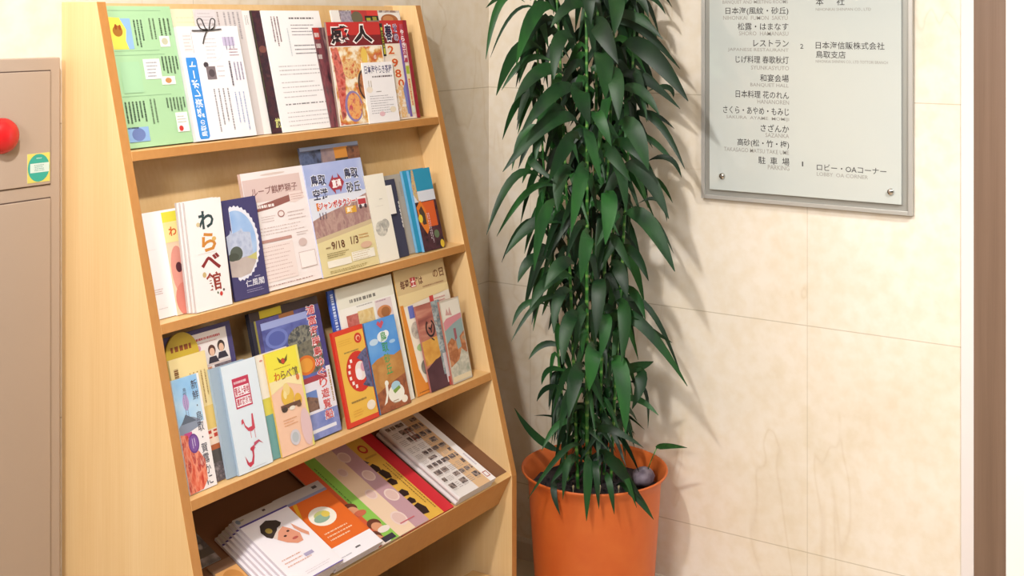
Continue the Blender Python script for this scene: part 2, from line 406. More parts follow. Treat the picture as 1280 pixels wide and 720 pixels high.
put(s_, 'magazine', 1, .463, .0595, 'dark travel magazine with one yellow character, mostly behind the white notice', 'magazine')
s_ = Sheet(.208, .302, .004, 'f2eef0')
for x in (.13, .18, .23): s_.lines(x, .05, x+.03, .05+(.30 if x < .2 else .24), 1, '6a4650', .9, True, .05)
s_.lines(.44, .055, .93, .075, 1, '6a6468', .8, dash=.12).lines(.45, .11, .85, .22, 4, '858087', .35).lines(.45, .28, .95, .38, 3, '7d787f', .35)
s_.lines(.12, .45, .95, .55, 3, 'b9b4b8', .3).lines(.12, .58, .9, .74, 4, 'c2bdc1', .25).lines(.12, .76, .95, .80, 1, '8b868a', .3, dash=.1).lines(.12, .83, .9, .97, 4, 'c2bdc1', .25).lines(.36, .15, .40, .40, 1, 'c7cfd4', .6, True)
put(s_, 'notice', 1, .494, .0645, 'white typed notice with dark vertical title, centre of the top ledge', 'notice')
s_ = Sheet(.06, .258, .003, photo(['3a2a30', '8a4a52', '5a4248', 'b08a88'], 50, stretch=(1, .3, 1)), '6a4a4c')
s_.R(0, 0, .36, .12, 'b8322e').lines(.02, .02, .34, .35, 3, 'd9cdca', .5, dash=.2)
put(s_, 'magazine', 1, .663, .0675, 'narrow dark spine of a magazine just left of the red food flyer', 'magazine')
s_ = Sheet(.29, .304, .004, photo(['b5a59a', '8d6d66', 'd8cfc8', '6b5a58'], 45))
s_.R(.0, .0, .11, .3, 'efeae6').R(.12, .01, .30, .3, photo(['7d7590', 'b0a6b4', '5f5666'], 60)).R(.28, .0, .62, .1, 'c0383a').E(.35, .07, .08, .06, '6d6650').R(.5, -.0, .66, .05, 'd8403a')
s_.R(.46, .05, .66, .16, '2c2a26').R(.48, .07, .54, .15, 'b9b83a').R(.57, .06, .63, .15, 'a39a42').R(.66, .02, .99, .3, 'efeae4').E(.82, .09, .13, .055, 'a8673e').E(.8, .08, .08, .03, 'c98a58')
put(s_, 'flyer', 1, .766, .048, 'food flyer whose top shows behind the red flyers on the top ledge', 'flyer')
def redmag(w, dark):
    s_ = Sheet(w, .266, .004, 'efe3d6', '8a2f30'); return s_
s_ = Sheet(.213, .268, .006, 'f3e9e2', '8f7a6e')
s_.R(0, 0, 1, .235, 'c2322f').R(0, .13, 1, .235, '7b2226')
s_.T('感', .03, .02, .42, .23, 'f3ecea', .07).T('感', .05, .035, .40, .215, '2a1d22', .03).T('人', .44, .02, .86, .22, 'f3ecea', .07).T('人', .47, .035, .83, .205, '2a1d22', .04)
s_.R(.02, .245, .98, .99, photo(['f4ecdf', 'f2e6cf', 'd9a45a', 'c4542c', 'f1e8e0'], 34))
s_.P([(.03, .28), (.14, .25), (.22, .5), (.14, .9), (.06, .95)], photo(['b5342c', 'd9776a', '7d2d30'], 60))
s_.E(.30, .82, .16, .15, '8a7bb0').E(.31, .82, .13, .13, photo(['d94a3a', 'e8b06a', 'c2405a'], 70)).E(.56, .62, .13, .15, '4a352c').E(.57, .62, .11, .13, photo(['8a4a2c', 'b5764a', '6d3a24'], 90))
s_.E(.32, .46, .13, .10, photo(['c4482c', 'e8c78a', 'a5351f'], 80)).E(.62, .34, .06, .08, 'e6c25a').lines(.42, .80, .62, .96, 4, 'd6a03a', .6, True)
put(s_, 'flyer', 1, .688, .0737, 'red food flyer with big black and white characters over pictures of dishes', 'flyer', fwd=.018)
s_ = Sheet(.166, .272, .005, 'efe0d2', '8f2a30')
s_.R(0, 0, 1, .235, 'c2322f').R(0, .13, .72, .235, '7b2226')
s_.R(0, .0, .30, .22, photo(['a08478', '7d6a60', 'c0a498'], 70)).R(.0, .16, .26, .28, 'c8504e').E(.16, .30, .16, .09, photo(['6a6058', '978c7c', '4f4740'], 80))
s_.R(.28, .03, .36, .36, '37312c').R(.305, .07, .35, .34, 'c6c03c').lines(.3, .1, .36, .33, 1, '55502a', .9, True, .12)
s_.T('春', .38, .03, .60, .22, 'f0eaf0', .06).T('春', .40, .045, .58, .205, '2b2445', .03).V('秋の', .62, .03, .74, .22, 'e9e4ee', .05).V('秋の', .63, .035, .73, .215, '5a4a86', .01)
for x, y, ch in ((.46, .25, '2'), (.52, .38, '9'), (.56, .49, '8'), (.60, .59, '0')): s_.T(ch, x-.07, y, x+.13, y+.10, 'f3e6c8', .07).T(ch, x-.05, y+.008, x+.11, y+.092, 'd0551f', .02)
s_.R(.40, .66, .68, .98, photo(['e9d7b0', 'e2b070', 'f0e6da', 'd98a5a'], 60)).P([(.66, .7), (.76, .6), (.78, .95), (.7, .95)], '7d86c4')
s_.R(.74, .20, .80, .98, '7a62ac').R(.79, .04, .89, .43, 'b9485a').V('やらき茶屋', .795, .09, .885, .42, 'f4ecf0', .03).R(.80, .46, .90, .95, 'ead9a8').R(.81, .47, .89, .55, 'a9b83a').lines(.82, .6, .88, .9, 1, 'd0574a', .8, True).E(.85, .91, .04, .04, 'dfe6d8')
s_.R(.91, .0, 1, 1, '9c2836')
put(s_, 'flyer', 1, .862, .067, 'red and purple price flyer reading 2980 at the right end of the top ledge', 'flyer', fwd=.018)
s_ = Sheet(.126, .160, .003, 'f3eff2')
s_.T('日本海やらき茶屋', .06, .05, .96, .19, '4a4570', .012).lines(.28, .22, .96, .26, 1, '5c4a50', .8, dash=.1).lines(.1, .3, .25, .42, 2, 'c5b8a5', .5, True).lines(.35, .48, .55, .50, 1, '7a6a68', .8)
s_.lines(.12, .54, .92, .86, 8, 'a9a4ac', .35, dash=.08).E(.45, .86, .09, .04, 'e2b9c2').E(.82, .8, .1, .05, 'e9dcc8').E(.14, .45, .1, .05, 'eee0d0')
put(s_, 'leaflet', 1, .800, .0775, 'small white leaflet in front of the red flyers on the top ledge', 'leaflet', fwd=.012)

# ---- ledge 2
def wbk():
    s_ = Sheet(.103, .232, .006, 'f3efef', 'bdb3b2')
    s_.V('わ', .32, .09, .74, .28, '35474a', .03).V('ら', .34, .29, .74, .49, 'd08a3c', .03).V('べ', .26, .49, .80, .66, '8a2a2c', .03).V('館', .36, .66, .76, .85, '9a3a30', .018)
    s_.E(.30, .22, .05, .02, 'd8c49a').E(.69, .37, .06, .02, 'dcb36a').E(.32, .68, .05, .025, 'cbb27c').E(.72, .88, .04, .02, 'cf4038').E(.63, .865, .02, .012, '5a6a4a').E(.8, .85, .025, .012, '5a4a3a').lines(.2, .485, .75, .49, 1, 'd9d2d0', .8, dash=2)
    return s_
s_ = Sheet(.10, .220, .004, 'f3eef0'); s_.lines(.05, .35, .35, .36, 2, 'c9c4c6', .4).lines(.05, .72, .3, .78, 3, 'c9aaa4', .5).lines(.1, .9, .35, .92, 1, 'd0cacc', .5)
put(s_, 'leaflet', 2, .040, .0520, 'plain white leaflet at the left end of the second ledge', 'leaflet')
s_ = Sheet(.07, .216, .004, 'edd0b4'); s_.R(0, 0, 1, .10, 'e6dc4c').R(0, .1, 1, .3, 'efe2a0').T('わ', .18, .15, .48, .24, 'd8622c', .03).E(.35, .58, .3, .24, 'e09a8c').E(.4, .86, .35, .16, 'd98476').E(.35, .55, .12, .05, '5a3038')
put(s_, 'leaflet', 2, .092, .0568, 'yellow and pink leaflet peeping out left of the white brochure stack', 'leaflet', fwd=.002)
for i, (ds, lay) in enumerate(((-.010, .0632), (-.005, .0694), (0, .0756))):
    put(wbk(), 'brochure', 2, .127+ds, lay, ['rearmost white brochure of the fanned stack of three on the second ledge', 'middle white brochure of the fanned stack of three on the second ledge', 'front white brochure with four large coloured brush characters, second ledge'][i], 'brochure', 'stack of white brochures', fwd=.02)
s_ = Sheet(.105, .221, .005, '45406f', '353055')
cxx, cyy = .30, .44
s_.P([(x, y) for x, y in [(max(0, cxx+.60*(1+.05*(i % 2))*math.cos(R(-102+i*204/40))), cyy+.36*(1+.05*(i % 2))*math.sin(R(-102+i*204/40))) for i in range(41)]], 'e6e6f2')
s_.P([(max(0, cxx+.545*math.cos(R(-102+i*204/30))), cyy+.325*math.sin(R(-102+i*204/30))) for i in range(31)], photo(['7ea6de', '9dbce8', 'b9cfee'], 14))
s_.P([(0, .36), (.10, .34), (.14, .30), (.18, .34), (.40, .32), (.46, .30), (.5, .34), (.66, .35), (.70, .36), (.70, .60), (.0, .60)], photo(['aab4d2', 'c2cae0', '99a4c6'], 50))
s_.P([(0, .60), (.78, .58), (.74, .66), (.55, .76), (.25, .78), (.0, .76)], photo(['b8a8a4', 'c9bcb6'], 30)).P([(.5, .60), (.8, .56), (.78, .64)], 'c9c27a').E(.22, .54, .18, .07, '5a6058').E(.12, .57, .16, .04, '4d5248')
s_.T('仁風閣', .36, .82, .90, .89, 'e9e7f2', .01).lines(.36, .91, .92, .95, 2, 'aaa5c4', .4).lines(.64, .79, .86, .81, 1, 'c5c0dc', .6)
put(s_, 'brochure', 2, .246, .068, 'navy brochure with an oval picture of a pale mansion', 'brochure', fwd=.010)
s_ = Sheet(.205, .272, .009, 'f0e6e6', 'cfb0a4')
s_.R(0.01, .06, .93, .26, 'dcc3bf').T('ループ麒麟獅子', .12, .135, .86, .205, '8a5f5a', .012).E(.5, .035, .2, .01, 'dcc9c2')
s_.P([(.04, .30), (.3, .275), (.72, .235), (.72, .29), (.4, .325), (.05, .345)], '955f58').lines(.10, .27, .56, .33, 1, 'f3e9e8', .5, dash=.1).P([(.70, .215), (.9, .215), (.95, .28), (.78, .31), (.70, .3)], 'e9d6d2').lines(.72, .23, .94, .29, 3, 'c9a49e', .5)
s_.E(.10, .40, .06, .03, 'b98a84').E(.10, .40, .04, .02, 'e6d4d0').E(.52, .385, .055, .03, 'a5726c').E(.52, .385, .04, .021, 'e9dcda').lines(.2, .38, .44, .44, 3, 'cbb5b2', .35).lines(.62, .37, .95, .46, 3, 'cbb5b2', .35).lines(.1, .47, .95, .55, 3, 'd2bdba', .3)
s_.R(.05, .58, .62, .605, 'bd9088').R(.05, .62, .62, .93, 'ecdcd9').lines(.08, .63, .6, .92, 9, 'd0b6b2', .3).lines(.70, .56, .9, .6, 2, 'cbb5b2', .4).E(.78, .66, .07, .035, 'd3bcb8').R(.68, .74, .95, .88, 'f3ebea').frame(.68, .74, .95, .88, .006, 'c5a8a4').lines(.1, .955, .95, .97, 1, 'a5807c', .5)
put(s_, 'flyer', 2, .331, .0622, 'pale pink loop bus flyer between the navy brochure and the taxi flyer', 'flyer')
s_ = Sheet(.218, .312, .006, photo(['3a3d58', '6a6f8e', '7d675c', '40342f'], 26), '5f6680')
s_.R(0, 0, 1, .03, '9aa6c6').P([(.0, .04), (.34, .03), (.3, .2), (0, .2)], photo(['37405c', '5c6685', '2e2c34'], 40)).R(.34, .03, .58, .2, photo(['a58a86', '7d6c72'], 40)).R(.56, .03, .80, .12, 'd08a3c').R(.78, .04, 1, .2, photo(['6a4636', '8a5a40', '4a3430'], 60)).R(.56, .12, .78, .2, '4a4038')
put(s_, 'magazine', 2, .553, .048, 'sunset picture magazine standing behind the taxi flyer with the sand dune', 'magazine')
s_ = Sheet(.216, .272, .005, photo(['98a6dc', 'aab6e2', 'c5cde9'], 10), 'b9bcd6')
s_.P([(.0, .30), (1, .30), (1, .52), (.0, .55)], 'dfe2ef').P([(0, .50), (.2, .46), (.5, .42), (1, .33), (1, .70), (0, .72)], photo(['b08a86', 'a07a78', 'bb9a90', '8e6c6c'], 70, stretch=(1, .5, 1)))
s_.P([(0, .66), (1, .58), (1, .72), (0, .74)], 'cdb894').P([(0, .70), (1, .62), (1, 1), (0, 1)], 'e2d3a0')
for i, (t, x) in enumerate((('鳥取', .07), ('空港', .07))): s_.T(t, x, .095+i*.125, x+.27, .205+i*.125, 'f4f4fb', .06).T(t, x+.01, .10+i*.125, x+.26, .20+i*.125, '35324c', .02)
for i, (t, x) in enumerate((('鳥取', .64), ('砂丘', .64))): s_.T(t, x, .075+i*.13, x+.27, .185+i*.13, 'f4f4fb', .06).T(t, x+.01, .08+i*.13, x+.26, .18+i*.13, '35324c', .02)
s_.P([(.36, .21), (.46, .12), (.46, .15), (.54, .15), (.54, .11), (.63, .20), (.54, .29), (.54, .26), (.46, .26), (.46, .30)], 'a63a46').T('直通', .42, .165, .58, .245, 'f6eff2', .04)
s_.R(.10, .35, .15, .42, 'd8762c').T('ジャンボタクシー', .12, .34, .78, .43, 'f4efef', .09).T('ジャンボタクシー', .13, .35, .77, .42, 'c93a40', .03).R(.56, .43, .75, .49, 'e2a83c').T('運行', .58, .435, .70, .485, 'f6f1e6', .03).R(.79, .36, .95, .455, 'efeaee').R(.8, .38, .94, .43, 'bb4048').E(.83, .45, .025, .02, '4a3a40').E(.92, .45, .025, .02, '4a3a40')
for x in (.12, .17, .22): s_.R(x, .44, x+.012, .50, '55485a')
s_.T('9/18', .22, .71, .44, .78, '6a3c28', .01).T('1/3', .55, .70, .68, .77, '6a3c28', .01).lines(.12, .74, .2, .77, 1, '8a6a4a', .5).lines(.7, .69, .9, .74, 2, 'c98a4a', .4)
s_.lines(.12, .80, .5, .85, 3, '8d7c4a', .5).R(.10, .87, .50, .93, 'efe9dc').R(.52, .84, .92, .92, 'efe9dc').lines(.54, .84, .9, .92, 4, 'cbb48a', .4).E(.8, .8, .1, .03, 'dcb49a').lines(.12, .955, .9, .985, 2, 'a5925a', .5)
put(s_, 'flyer', 2, .535, .0655, 'jumbo taxi flyer with a sand dune under a blue sky', 'flyer')
mb = Sheet(.078, .224, .004, 'eee8dc', 'b9b2a8')
mb.E(.4, .62, .3, .09, photo(['8d8a86', 'c5c0b6', 'e0dad0'], 90)).E(.62, .58, .2, .06, photo(['9d9a94', 'd0cac0'], 90)).lines(.55, .28, .75, .3, 1, 'b5afa8', .5).lines(.3, .36, .8, .37, 1, 'cfc8be', .5)
mb.face([(.078, .19, .0038), (.102, .19, .0038), (.102, .115, .0038), (.078, .115, .0038)][::-1], M('efe9e2')); mb.face([(.078, .19, .0036), (.102, .19, .0036), (.102, .115, .0036), (.078, .115, .0036)], M('efe9e2'))
put(mb, 'leaflet', 2, .746, .068, 'cream leaflet with a grey ink sketch right of the taxi flyer', 'leaflet')
s_ = Sheet(.050, .203, .003, '3c3c52', '2c2c3c')
for i in range(7): s_.P([(.9, .3+i*.05), (1.0, .29+i*.05), (1.0, .34+i*.05), (.94, .335+i*.05)], 'd6d2ce')
put(s_, 'leaflet', 2, .824, .061, 'narrow dark navy leaflet next to the grey one on the second ledge', 'leaflet')
s_ = Sheet(.082, .212, .004, 'aaa298', '8f887f'); s_.lines(.6, .1, .9, .3, 1, '9a9288', .3, True)
put(s_, 'leaflet', 2, .8405, .053, 'plain grey leaflet left of the teal booklet on the second ledge', 'leaflet')
def teal(front):
    s_ = Sheet(.092, .218, .008, '2f93b8', '6fa6cc')
    if front:
        s_.R(.0, .27, 1, .42, 'd8dbe6').R(.0, .40, 1, 1, photo(['3a2428', '55303a', '2a2024'], 40)).P([(.0, .3), (.0, .2), (.1, .0), (.18, .0), (.2, .42)], photo(['b95a6a', 'd9c27a', '8a6fae'], 160)).R(.30, .41, .88, .72, 'd9602c')
        s_.P([(.02, .46), (.25, .38), (.42, .5), (.48, .72), (.3, .80), (.08, .66)], 'df7d2e').P([(.1, .5), (.25, .45), (.36, .55), (.36, .68), (.2, .68)], '4a3a34').E(.12, .60, .1, .05, 'e9c93c').lines(.42, .55, .56, .98, 2, 'd9c7cf', .5, True, .08).E(.9, .95, .09, .05, 'e6c23c').E(.72, .82, .12, .05, '6a7a5a')
    return s_
put(teal(False), 'booklet', 2, .9095, .0622, 'blue booklet of which only the pale edge shows behind the teal booklet', 'booklet')
put(teal(True), 'booklet', 2, .927, .0706, 'teal booklet with an orange picture at the right end of the second ledge', 'booklet')

# ---- ledge 3
s_ = Sheet(.095, .315, .004, 'b4a03e', '8d7c30'); s_.rn.random()
s_.z += 0; s_.lines(.1, .05, .9, .09, 1, '7d5a30', .5)
dome = MB(); pts = [(0, 0), (.088, 0), (.088, .268)]+[(.088*(.5+.5*math.cos(R(a))), .268+.045*math.sin(R(a))) for a in range(10, 180, 10)]+[(0, .27)]
dome.prism(pts, 0, .004, lambda p, e: (p[0], p[1], e), M('c5a93a')); 
for x0, x1 in ((.014, .020), (.025, .034), (.038, .047), (.050, .060), (.063, .069)): dome.box((x0, .276, .0039), (x1, .287, .0042), M('8a4a26'))
dome.w = .088; dome.h = .31; dome.th = .004
put(dome, 'leaflet', 3, .050, .0500, 'yellow leaflet with a rounded top at the left end of the third ledge', 'leaflet')
s_ = Sheet(.21, .308, .005, '4a4270', '3a3258')
s_.R(.47, .03, .93, 1, 'e9e0de').lines(.50, .06, .90, .085, 1, 'c04a4a', .8, dash=.06).lines(.52, .095, .8, .105, 1, 'c98a8a', .6).E(.53, .13, .035, .02, 'd8a0b4')
for x, y, hx in ((.70, .165, '5a3a34'), (.83, .150, '3f302c')): s_.E(x, y, .05, .038, hx).E(x, y+.012, .034, .028, 'e2b9a0').P([(x-.07, y+.085), (x-.045, y+.042), (x+.045, y+.042), (x+.075, y+.085)], '3a3440')
s_.R(.47, .25, .93, .262, 'dcc9c4').lines(.5, .265, .7, .29, 1, 'c97a4a', .8, dash=.06).R(.70, .265, .93, .36, photo(['4a4048', '8a7a80', '2e2a30'], 60)).R(.5, .30, .68, .36, 'd9a070').R(.47, .38, .93, .9, photo(['d9c7ae', 'c58a5a', '6d4a3a'], 40))
put(s_, 'flyer', 3, .023+.006, .0455, 'concert flyer with two performers in a navy border on the third ledge', 'flyer')
s_ = Sheet(.099, .265, .004, 'ecd79e', 'd9c58e')
s_.lines(.08, .08, .22, .26, 1, '7a4a26', 1, True, .08).lines(.45, .14, .95, .4, 5, 'a5824a', .4, True, .05).R(.0, .46, 1, 1, 'efd9c6').R(.55, .42, 1, .6, 'e6c878').lines(.52, .61, .98, .68, 3, 'c94a3a', .8, True, .9).R(.55, .76, 1, .86, '55504e').R(.72, .72, 1, .76, 'b5623a').R(.55, .86, 1, 1, photo(['8a7a80', '5a5256', 'a5989a'], 70))
put(s_, 'leaflet', 3, .050, .0548, 'cream leaflet with small brown print behind the crab leaflet', 'leaflet')
s_ = Sheet(.073, .228, .004, 'f0eaec', 'd9d4d6')
s_.R(0, 0, .92, .42, photo(['8abce8', 'a5cdee', 'c5def2'], 16)).P([(0, .42), (.3, .34), (.55, .36), (.8, .40), (.8, .45), (0, .5)], '8a94a8').P([(.1, .40), (.3, .32), (.5, .36), (.66, .40)], '5f6878').R(.14, .48, .42, .53, 'bb4a86')
s_.V('新鮮・鳥取・賀露かに', .66, .04, .88, .98, '4a4656', .005).V('鳥取', .34, .09, .46, .17, '5a5a78', .0).E(.38, .22, .11, .07, 'b59ac9').lines(.3, .14, .45, .38, 2, '7a86a8', .4, True)
s_.P([(0, .48), (.25, .5), (.3, .64), (.55, .66), (.72, .75), (.70, .92), (.5, .99), (0.0, 1), (0, .8)], photo(['c43a2c', 'de6a4e', 'e8957a', 'b52e28', 'f0d0c0'], 60, stretch=(1.6, .5, 1))).E(.42, .585, .19, .085, '6a3f86').E(.42, .585, .16, .07, '7d56a0').lines(.34, .54, .5, .63, 2, 'd9cce6', .4, True)
put(s_, 'leaflet', 3, .040, .0645, 'narrow crab leaflet, blue above and red below, leftmost at the front', 'leaflet')
def pale(front):
    s_ = Sheet(.100, .226, .006, 'dde8f3' if front else '9fb2c4', 'a3b6c9')
    if front:
        s_.R(.24, .14, .72, .42, 'c23a58').R(.27, .22, .69, .31, 'f3eef4').R(.27, .325, .69, .405, 'f3eef4').T('青谷上寺地', .275, .225, .685, .305, 'b9304c', .02).T('遺跡展示館', .275, .33, .685, .40, 'b9304c', .02).lines(.28, .16, .68, .205, 1, 'edd5de', .6)
        s_.P([(.62, .50), (.66, .50), (.66, .64), (.56, .655), (.46, .645), (.38, .60), (.36, .56), (.30, .57), (.31, .53), (.36, .52), (.40, .585), (.47, .615), (.58, .61)], 'c84a5c')
        s_.lines(.50, .65, .52, .73, 1, 'd98a98', 1, True, 2).lines(.62, .64, .64, .74, 1, 'd98a98', 1, True, 2)
        s_.P([(.24, .85), (.27, .93), (.34, .965), (.45, .945), (.5, .88), (.52, .80), (.58, .82), (.52, .78), (.46, .80), (.46, .87), (.40, .92), (.32, .92)], 'c23a50').P([(.52, .80), (.56, .76), (.70, .75), (.82, .80), (.70, .77), (.58, .79)], 'b9526a').E(.48, .81, .06, .02, 'c23a50').lines(.3, .97, .85, .985, 1, 'bcc7d4', .5)
    return s_
put(pale(False), 'brochure', 3, .1435, .064, 'blue grey brochure edge just left of the pale blue brochure', 'brochure', 'pale blue brochures')
put(pale(True), 'brochure', 3, .169, .071, 'pale blue brochure with a red title box and red animal drawings', 'brochure', 'pale blue brochures')
def yel(front):
    if not front:
        s_ = Sheet(.10, .224, .005, 'efe9dc', 'd9d4c8'); s_.R(0, .42, 1, .62, 'd8cf5a').R(0, .58, 1, 1, '6fa3a4').E(.15, .06, .05, .01, 'd0908a'); return s_
    s_ = Sheet(.104, .224, .005, 'f0c6ac', 'd9b45a')
    s_.R(0, 0, 1, .28, 'ece04a').R(.94, .0, 1, 1, 'e6dc78').P([(.0, .28), (.94, .28), (.94, .40), (.5, .33), (.0, .40)], 'f2e3b0')
    s_.P([(.34, .06), (.44, .10), (.5, .085), (.56, .10), (.66, .06), (.62, .12), (.5, .15), (.38, .12)], '6a5a2c').E(.5, .115, .05, .025, 'cf4a38').lines(.2, .165, .8, .18, 1, 'a5862c', .6)
    s_.T('わ', .16, .205, .34, .29, 'd0682c', .02).T('ら', .36, .205, .5, .29, '8a6a3a', .02).T('べ', .52, .205, .68, .29, '8a5a6a', .02).T('館', .70, .20, .88, .29, '7a6a4a', .02)
    s_.E(.45, .46, .19, .10, 'e3b84c').E(.45, .39, .10, .06, 'ecd28a').E(.74, .52, .11, .06, 'e0b040').E(.38, .44, .05, .04, 'f0dca0').R(.2, .53, .8, .57, '6a4a3c').E(.3, .575, .09, .025, '4a3a34').E(.52, .58, .09, .02, 'e6ded2').E(.74, .575, .07, .02, '7a5a44').E(.84, .31, .05, .03, 'd97a4a')
    s_.lines(.2, .66, .62, .74, 3, 'd99a6c', .4).E(.46, .86, .15, .075, 'd0cbd4').E(.46, .86, .10, .05, 'b9bfc6').E(.84, .8, .16, .18, 'e0c0c4')
    return s_
put(yel(False), 'brochure', 3, .276, .0645, 'cream and teal brochure edge just left of the yellow brochure', 'brochure')
put(yel(True), 'brochure', 3, .298, .0715, 'yellow and peach brochure with golden figures, beside the pale blue one', 'brochure')
s_ = Sheet(.222, .312, .012, photo(['3a3560', '524c86', '2e2a48'], 20), '26242f')
s_.R(0, 0, .05, 1, '2a2734').R(.05, .0, .075, .5, '8a823c').R(0, 0, 1, .06, '40302e').R(.14, .0, .45, .055, 'c9b52c').R(.40, .06, .62, .10, '8d5a34')
s_.R(.13, .09, .93, .62, photo(['5560a8', '6a74ba', '4a4f90', '7d86c4'], 12)).R(.13, .09, .80, .14, '9aa4d6').E(.32, .22, .16, .07, '6f7cc0').E(.32, .22, .12, .05, '5560a8').E(.68, .28, .22, .10, photo(['4d4f52', '8d8a7c', '3a4048', 'b0a68e'], 60)).E(.74, .42, .26, .12, photo(['4a4a4a', '7d7868', '5a6048'], 60))
s_.E(.66, .47, .14, .07, 'd9722c').E(.66, .47, .10, .05, 'e09a3c').R(.42, .56, .98, .60, 'a8404c').R(.40, .60, 1, .82, 'e6e2ee').R(.46, .66, .74, .80, '6a86c4').P([(.46, .80), (.46, .73), (.6, .69), (.74, .72), (.74, .80)], photo(['6a4a40', '8a6a5a', '4a3a38'], 60)).R(.40, .82, 1, 1, photo(['6a78bc', '8a94cc', '5a66a6'], 18)).E(.50, .86, .08, .04, '4a4a48').R(.52, .93, .94, .955, 'e4e4ee').R(.93, .10, 1, .52, '4a4280').R(.93, .52, 1, .82, 'e6e0ea')
s_.V('浦富海岸島めぐり遊覧船', .79, .05, .93, .90, 'f0e6ea', .06).V('浦富海岸島めぐり遊覧船', .80, .053, .92, .897, 'cf4a4a', .015).lines(.945, .55, .985, .85, 1, 'a5823a', .7, True, .05)
put(s_, 'magazine', 3, .285, .0585, 'dark blue island cruise magazine with a vertical red title', 'magazine')
s_ = Sheet(.12, .312, .006, photo(['2f4aa6', '3f60c0', '26387c'], 40), '3350a8'); s_.lines(.04, .03, .15, .5, 1, 'c9d6f0', .9, True, .05)
put(s_, 'magazine', 3, .556, .049, 'magazine showing a bright blue edge left of the white picture flyer', 'magazine')
s_ = Sheet(.214, .314, .004, 'f1eee8', 'd9d6d0')
s_.R(0, 0, 1, .16, 'e6e3d6').lines(.20, .10, .86, .14, 1, '7d7a74', .8, dash=.1).lines(.3, .165, .62, .18, 1, '9a9690', .6).R(.1, .22, .30, .5, photo(['b5544c', 'c9766c', 'a04038'], 50)).R(.30, .21, .58, .45, photo(['dcb66c', 'e6cf9a', 'c99a50'], 30)).R(.62, .17, .92, .32, 'e2d3d4').E(.76, .27, .13, .05, 'cf8a5a').E(.78, .275, .08, .04, 'a86a3c').lines(.64, .17, .9, .19, 1, 'b0899c', .6).R(.08, .5, .9, .95, photo(['e6dcd0', 'd0b9a0', 'c9c0c0'], 30))
put(s_, 'flyer', 3, .578, .0545, 'white flyer with food pictures behind the sand dune leaflet', 'flyer')
s_ = Sheet(.110, .222, .008, 'd6402a', 'cf3526')
s_.R(.07, .05, .98, .95, 'e9b84c').E(.78, .13, .12, .055, 'cf3a2a').E(.78, .13, .07, .03, 'f0c0a0').E(.79, .135, .05, .022, 'cf3a2a').lines(.26, .23, .86, .26, 1, '8d7a4a', .6, dash=.05).lines(.14, .1, .6, .17, 3, 'dba640', .4)
s_.E(.62, .47, .40, .215, 'cf3527').E(.68, .47, .18, .10, 'efe0dc').E(.6, .50, .10, .06, 'f3eaf0').E(.78, .44, .09, .05, 'd9a0b4')
for a in range(120, 250, 22): s_.R(.62+.31*math.cos(R(a))-.035, .47+.165*math.sin(R(a))-.018, .62+.31*math.cos(R(a))+.035, .47+.165*math.sin(R(a))+.018, 'f3e6e2')
s_.P([(.62, .33), (.80, .28), (.98, .25), (.98, .68), (.84, .66), (.66, .62), (.8, .58), (.78, .38)], photo(['4a4a6c', '6a6a94', '3a3848'], 60)).lines(.2, .74, .86, .78, 1, '9a7a44', .6, dash=.06).E(.80, .85, .14, .05, 'f0e2d2').lines(.2, .84, .55, .92, 3, 'd99c3c', .4)
put(s_, 'brochure', 3, .522, .0705, 'orange brochure with a red border and a large red disc', 'brochure')
s_ = Sheet(.118, .220, .005, photo(['3f86d8', '5a9ae2', '7cb2ea'], 8), '5a86b8')
s_.E(.50, .20, .17, .06, 'e9eff6').E(.62, .18, .1, .04, 'f0f4f8').E(.2, .23, .14, .035, 'c5dcf2').E(.78, .28, .1, .02, 'a5caee').P([(.38, .05), (.5, .11), (.62, .05), (.56, .02), (.5, .05), (.44, .02)], 'c9566a')
s_.P([(0, .46), (.2, .42), (.5, .40), (.75, .43), (1, .40), (1, 1), (0, 1)], photo(['c08a4a', 'b57c40', 'cc9a58'], 20)).P([(0, .78), (.4, .72), (1, .66), (1, 1), (0, 1)], photo(['8a4c34', 'a5603c', '74402e'], 40))
s_.V('鳥取砂丘', .42, .14, .62, .62, '4aa05a', .012).E(.60, .84, .26, .10, 'f0ece2').E(.62, .76, .15, .05, 'a9cde0').E(.35, .70, .06, .03, 'f0ece2').P([(.3, .70), (.38, .70), (.36, .80), (.26, .90), (.16, .92), (.28, .82)], 'efeae0').E(.82, .93, .1, .04, 'f0e9dc').P([(.5, .80), (.72, .77), (.76, .80), (.55, .84)], '7da04a').lines(.45, .9, .7, .95, 2, 'a58a6a', .5)
put(s_, 'leaflet', 3, .642, .067, 'leaflet with a sand dune under blue sky and green vertical title', 'leaflet')
s_ = Sheet(.214, .318, .004, 'eee4d4', 'd8a860')
s_.R(0, 0, 1, .20, 'd4b98a').T('毎週土曜は', .08, .09, .52, .16, '6a3c28', .03).T('の日', .74, .07, .96, .14, '7a4a2c', .02).R(.28, .085, .38, .165, 'c04a4a').T('土', .29, .09, .37, .16, 'f3e6e0', .03).lines(.5, .17, .98, .195, 1, 'a57a5a', .6).P([(0, .2), (1, .2), (1, .26), (0, .30)], 'e6cf9c')
s_.R(.14, .30, .24, .40, '6a74c0').lines(.25, .32, .55, .37, 2, 'a5a8d0', .5).R(.58, .27, .66, .36, 'cf4a44').lines(.67, .29, .95, .34, 2, 'd99a94', .5).E(.22, .50, .10, .07, photo(['a59a90', 'c9bdb0', '7d746c'], 60)).E(.25, .64, .09, .03, 'a8c48a').E(.27, .80, .10, .06, photo(['6a6a60', '9a948a'], 60))
s_.P([(0, .28), (.06, .28), (.12, .8), (.2, .92), (.5, .90), (1, .88), (1, 1), (0, 1)], 'dd8a34').lines(.05, .97, .3, .985, 1, '6a3a1c', .6)
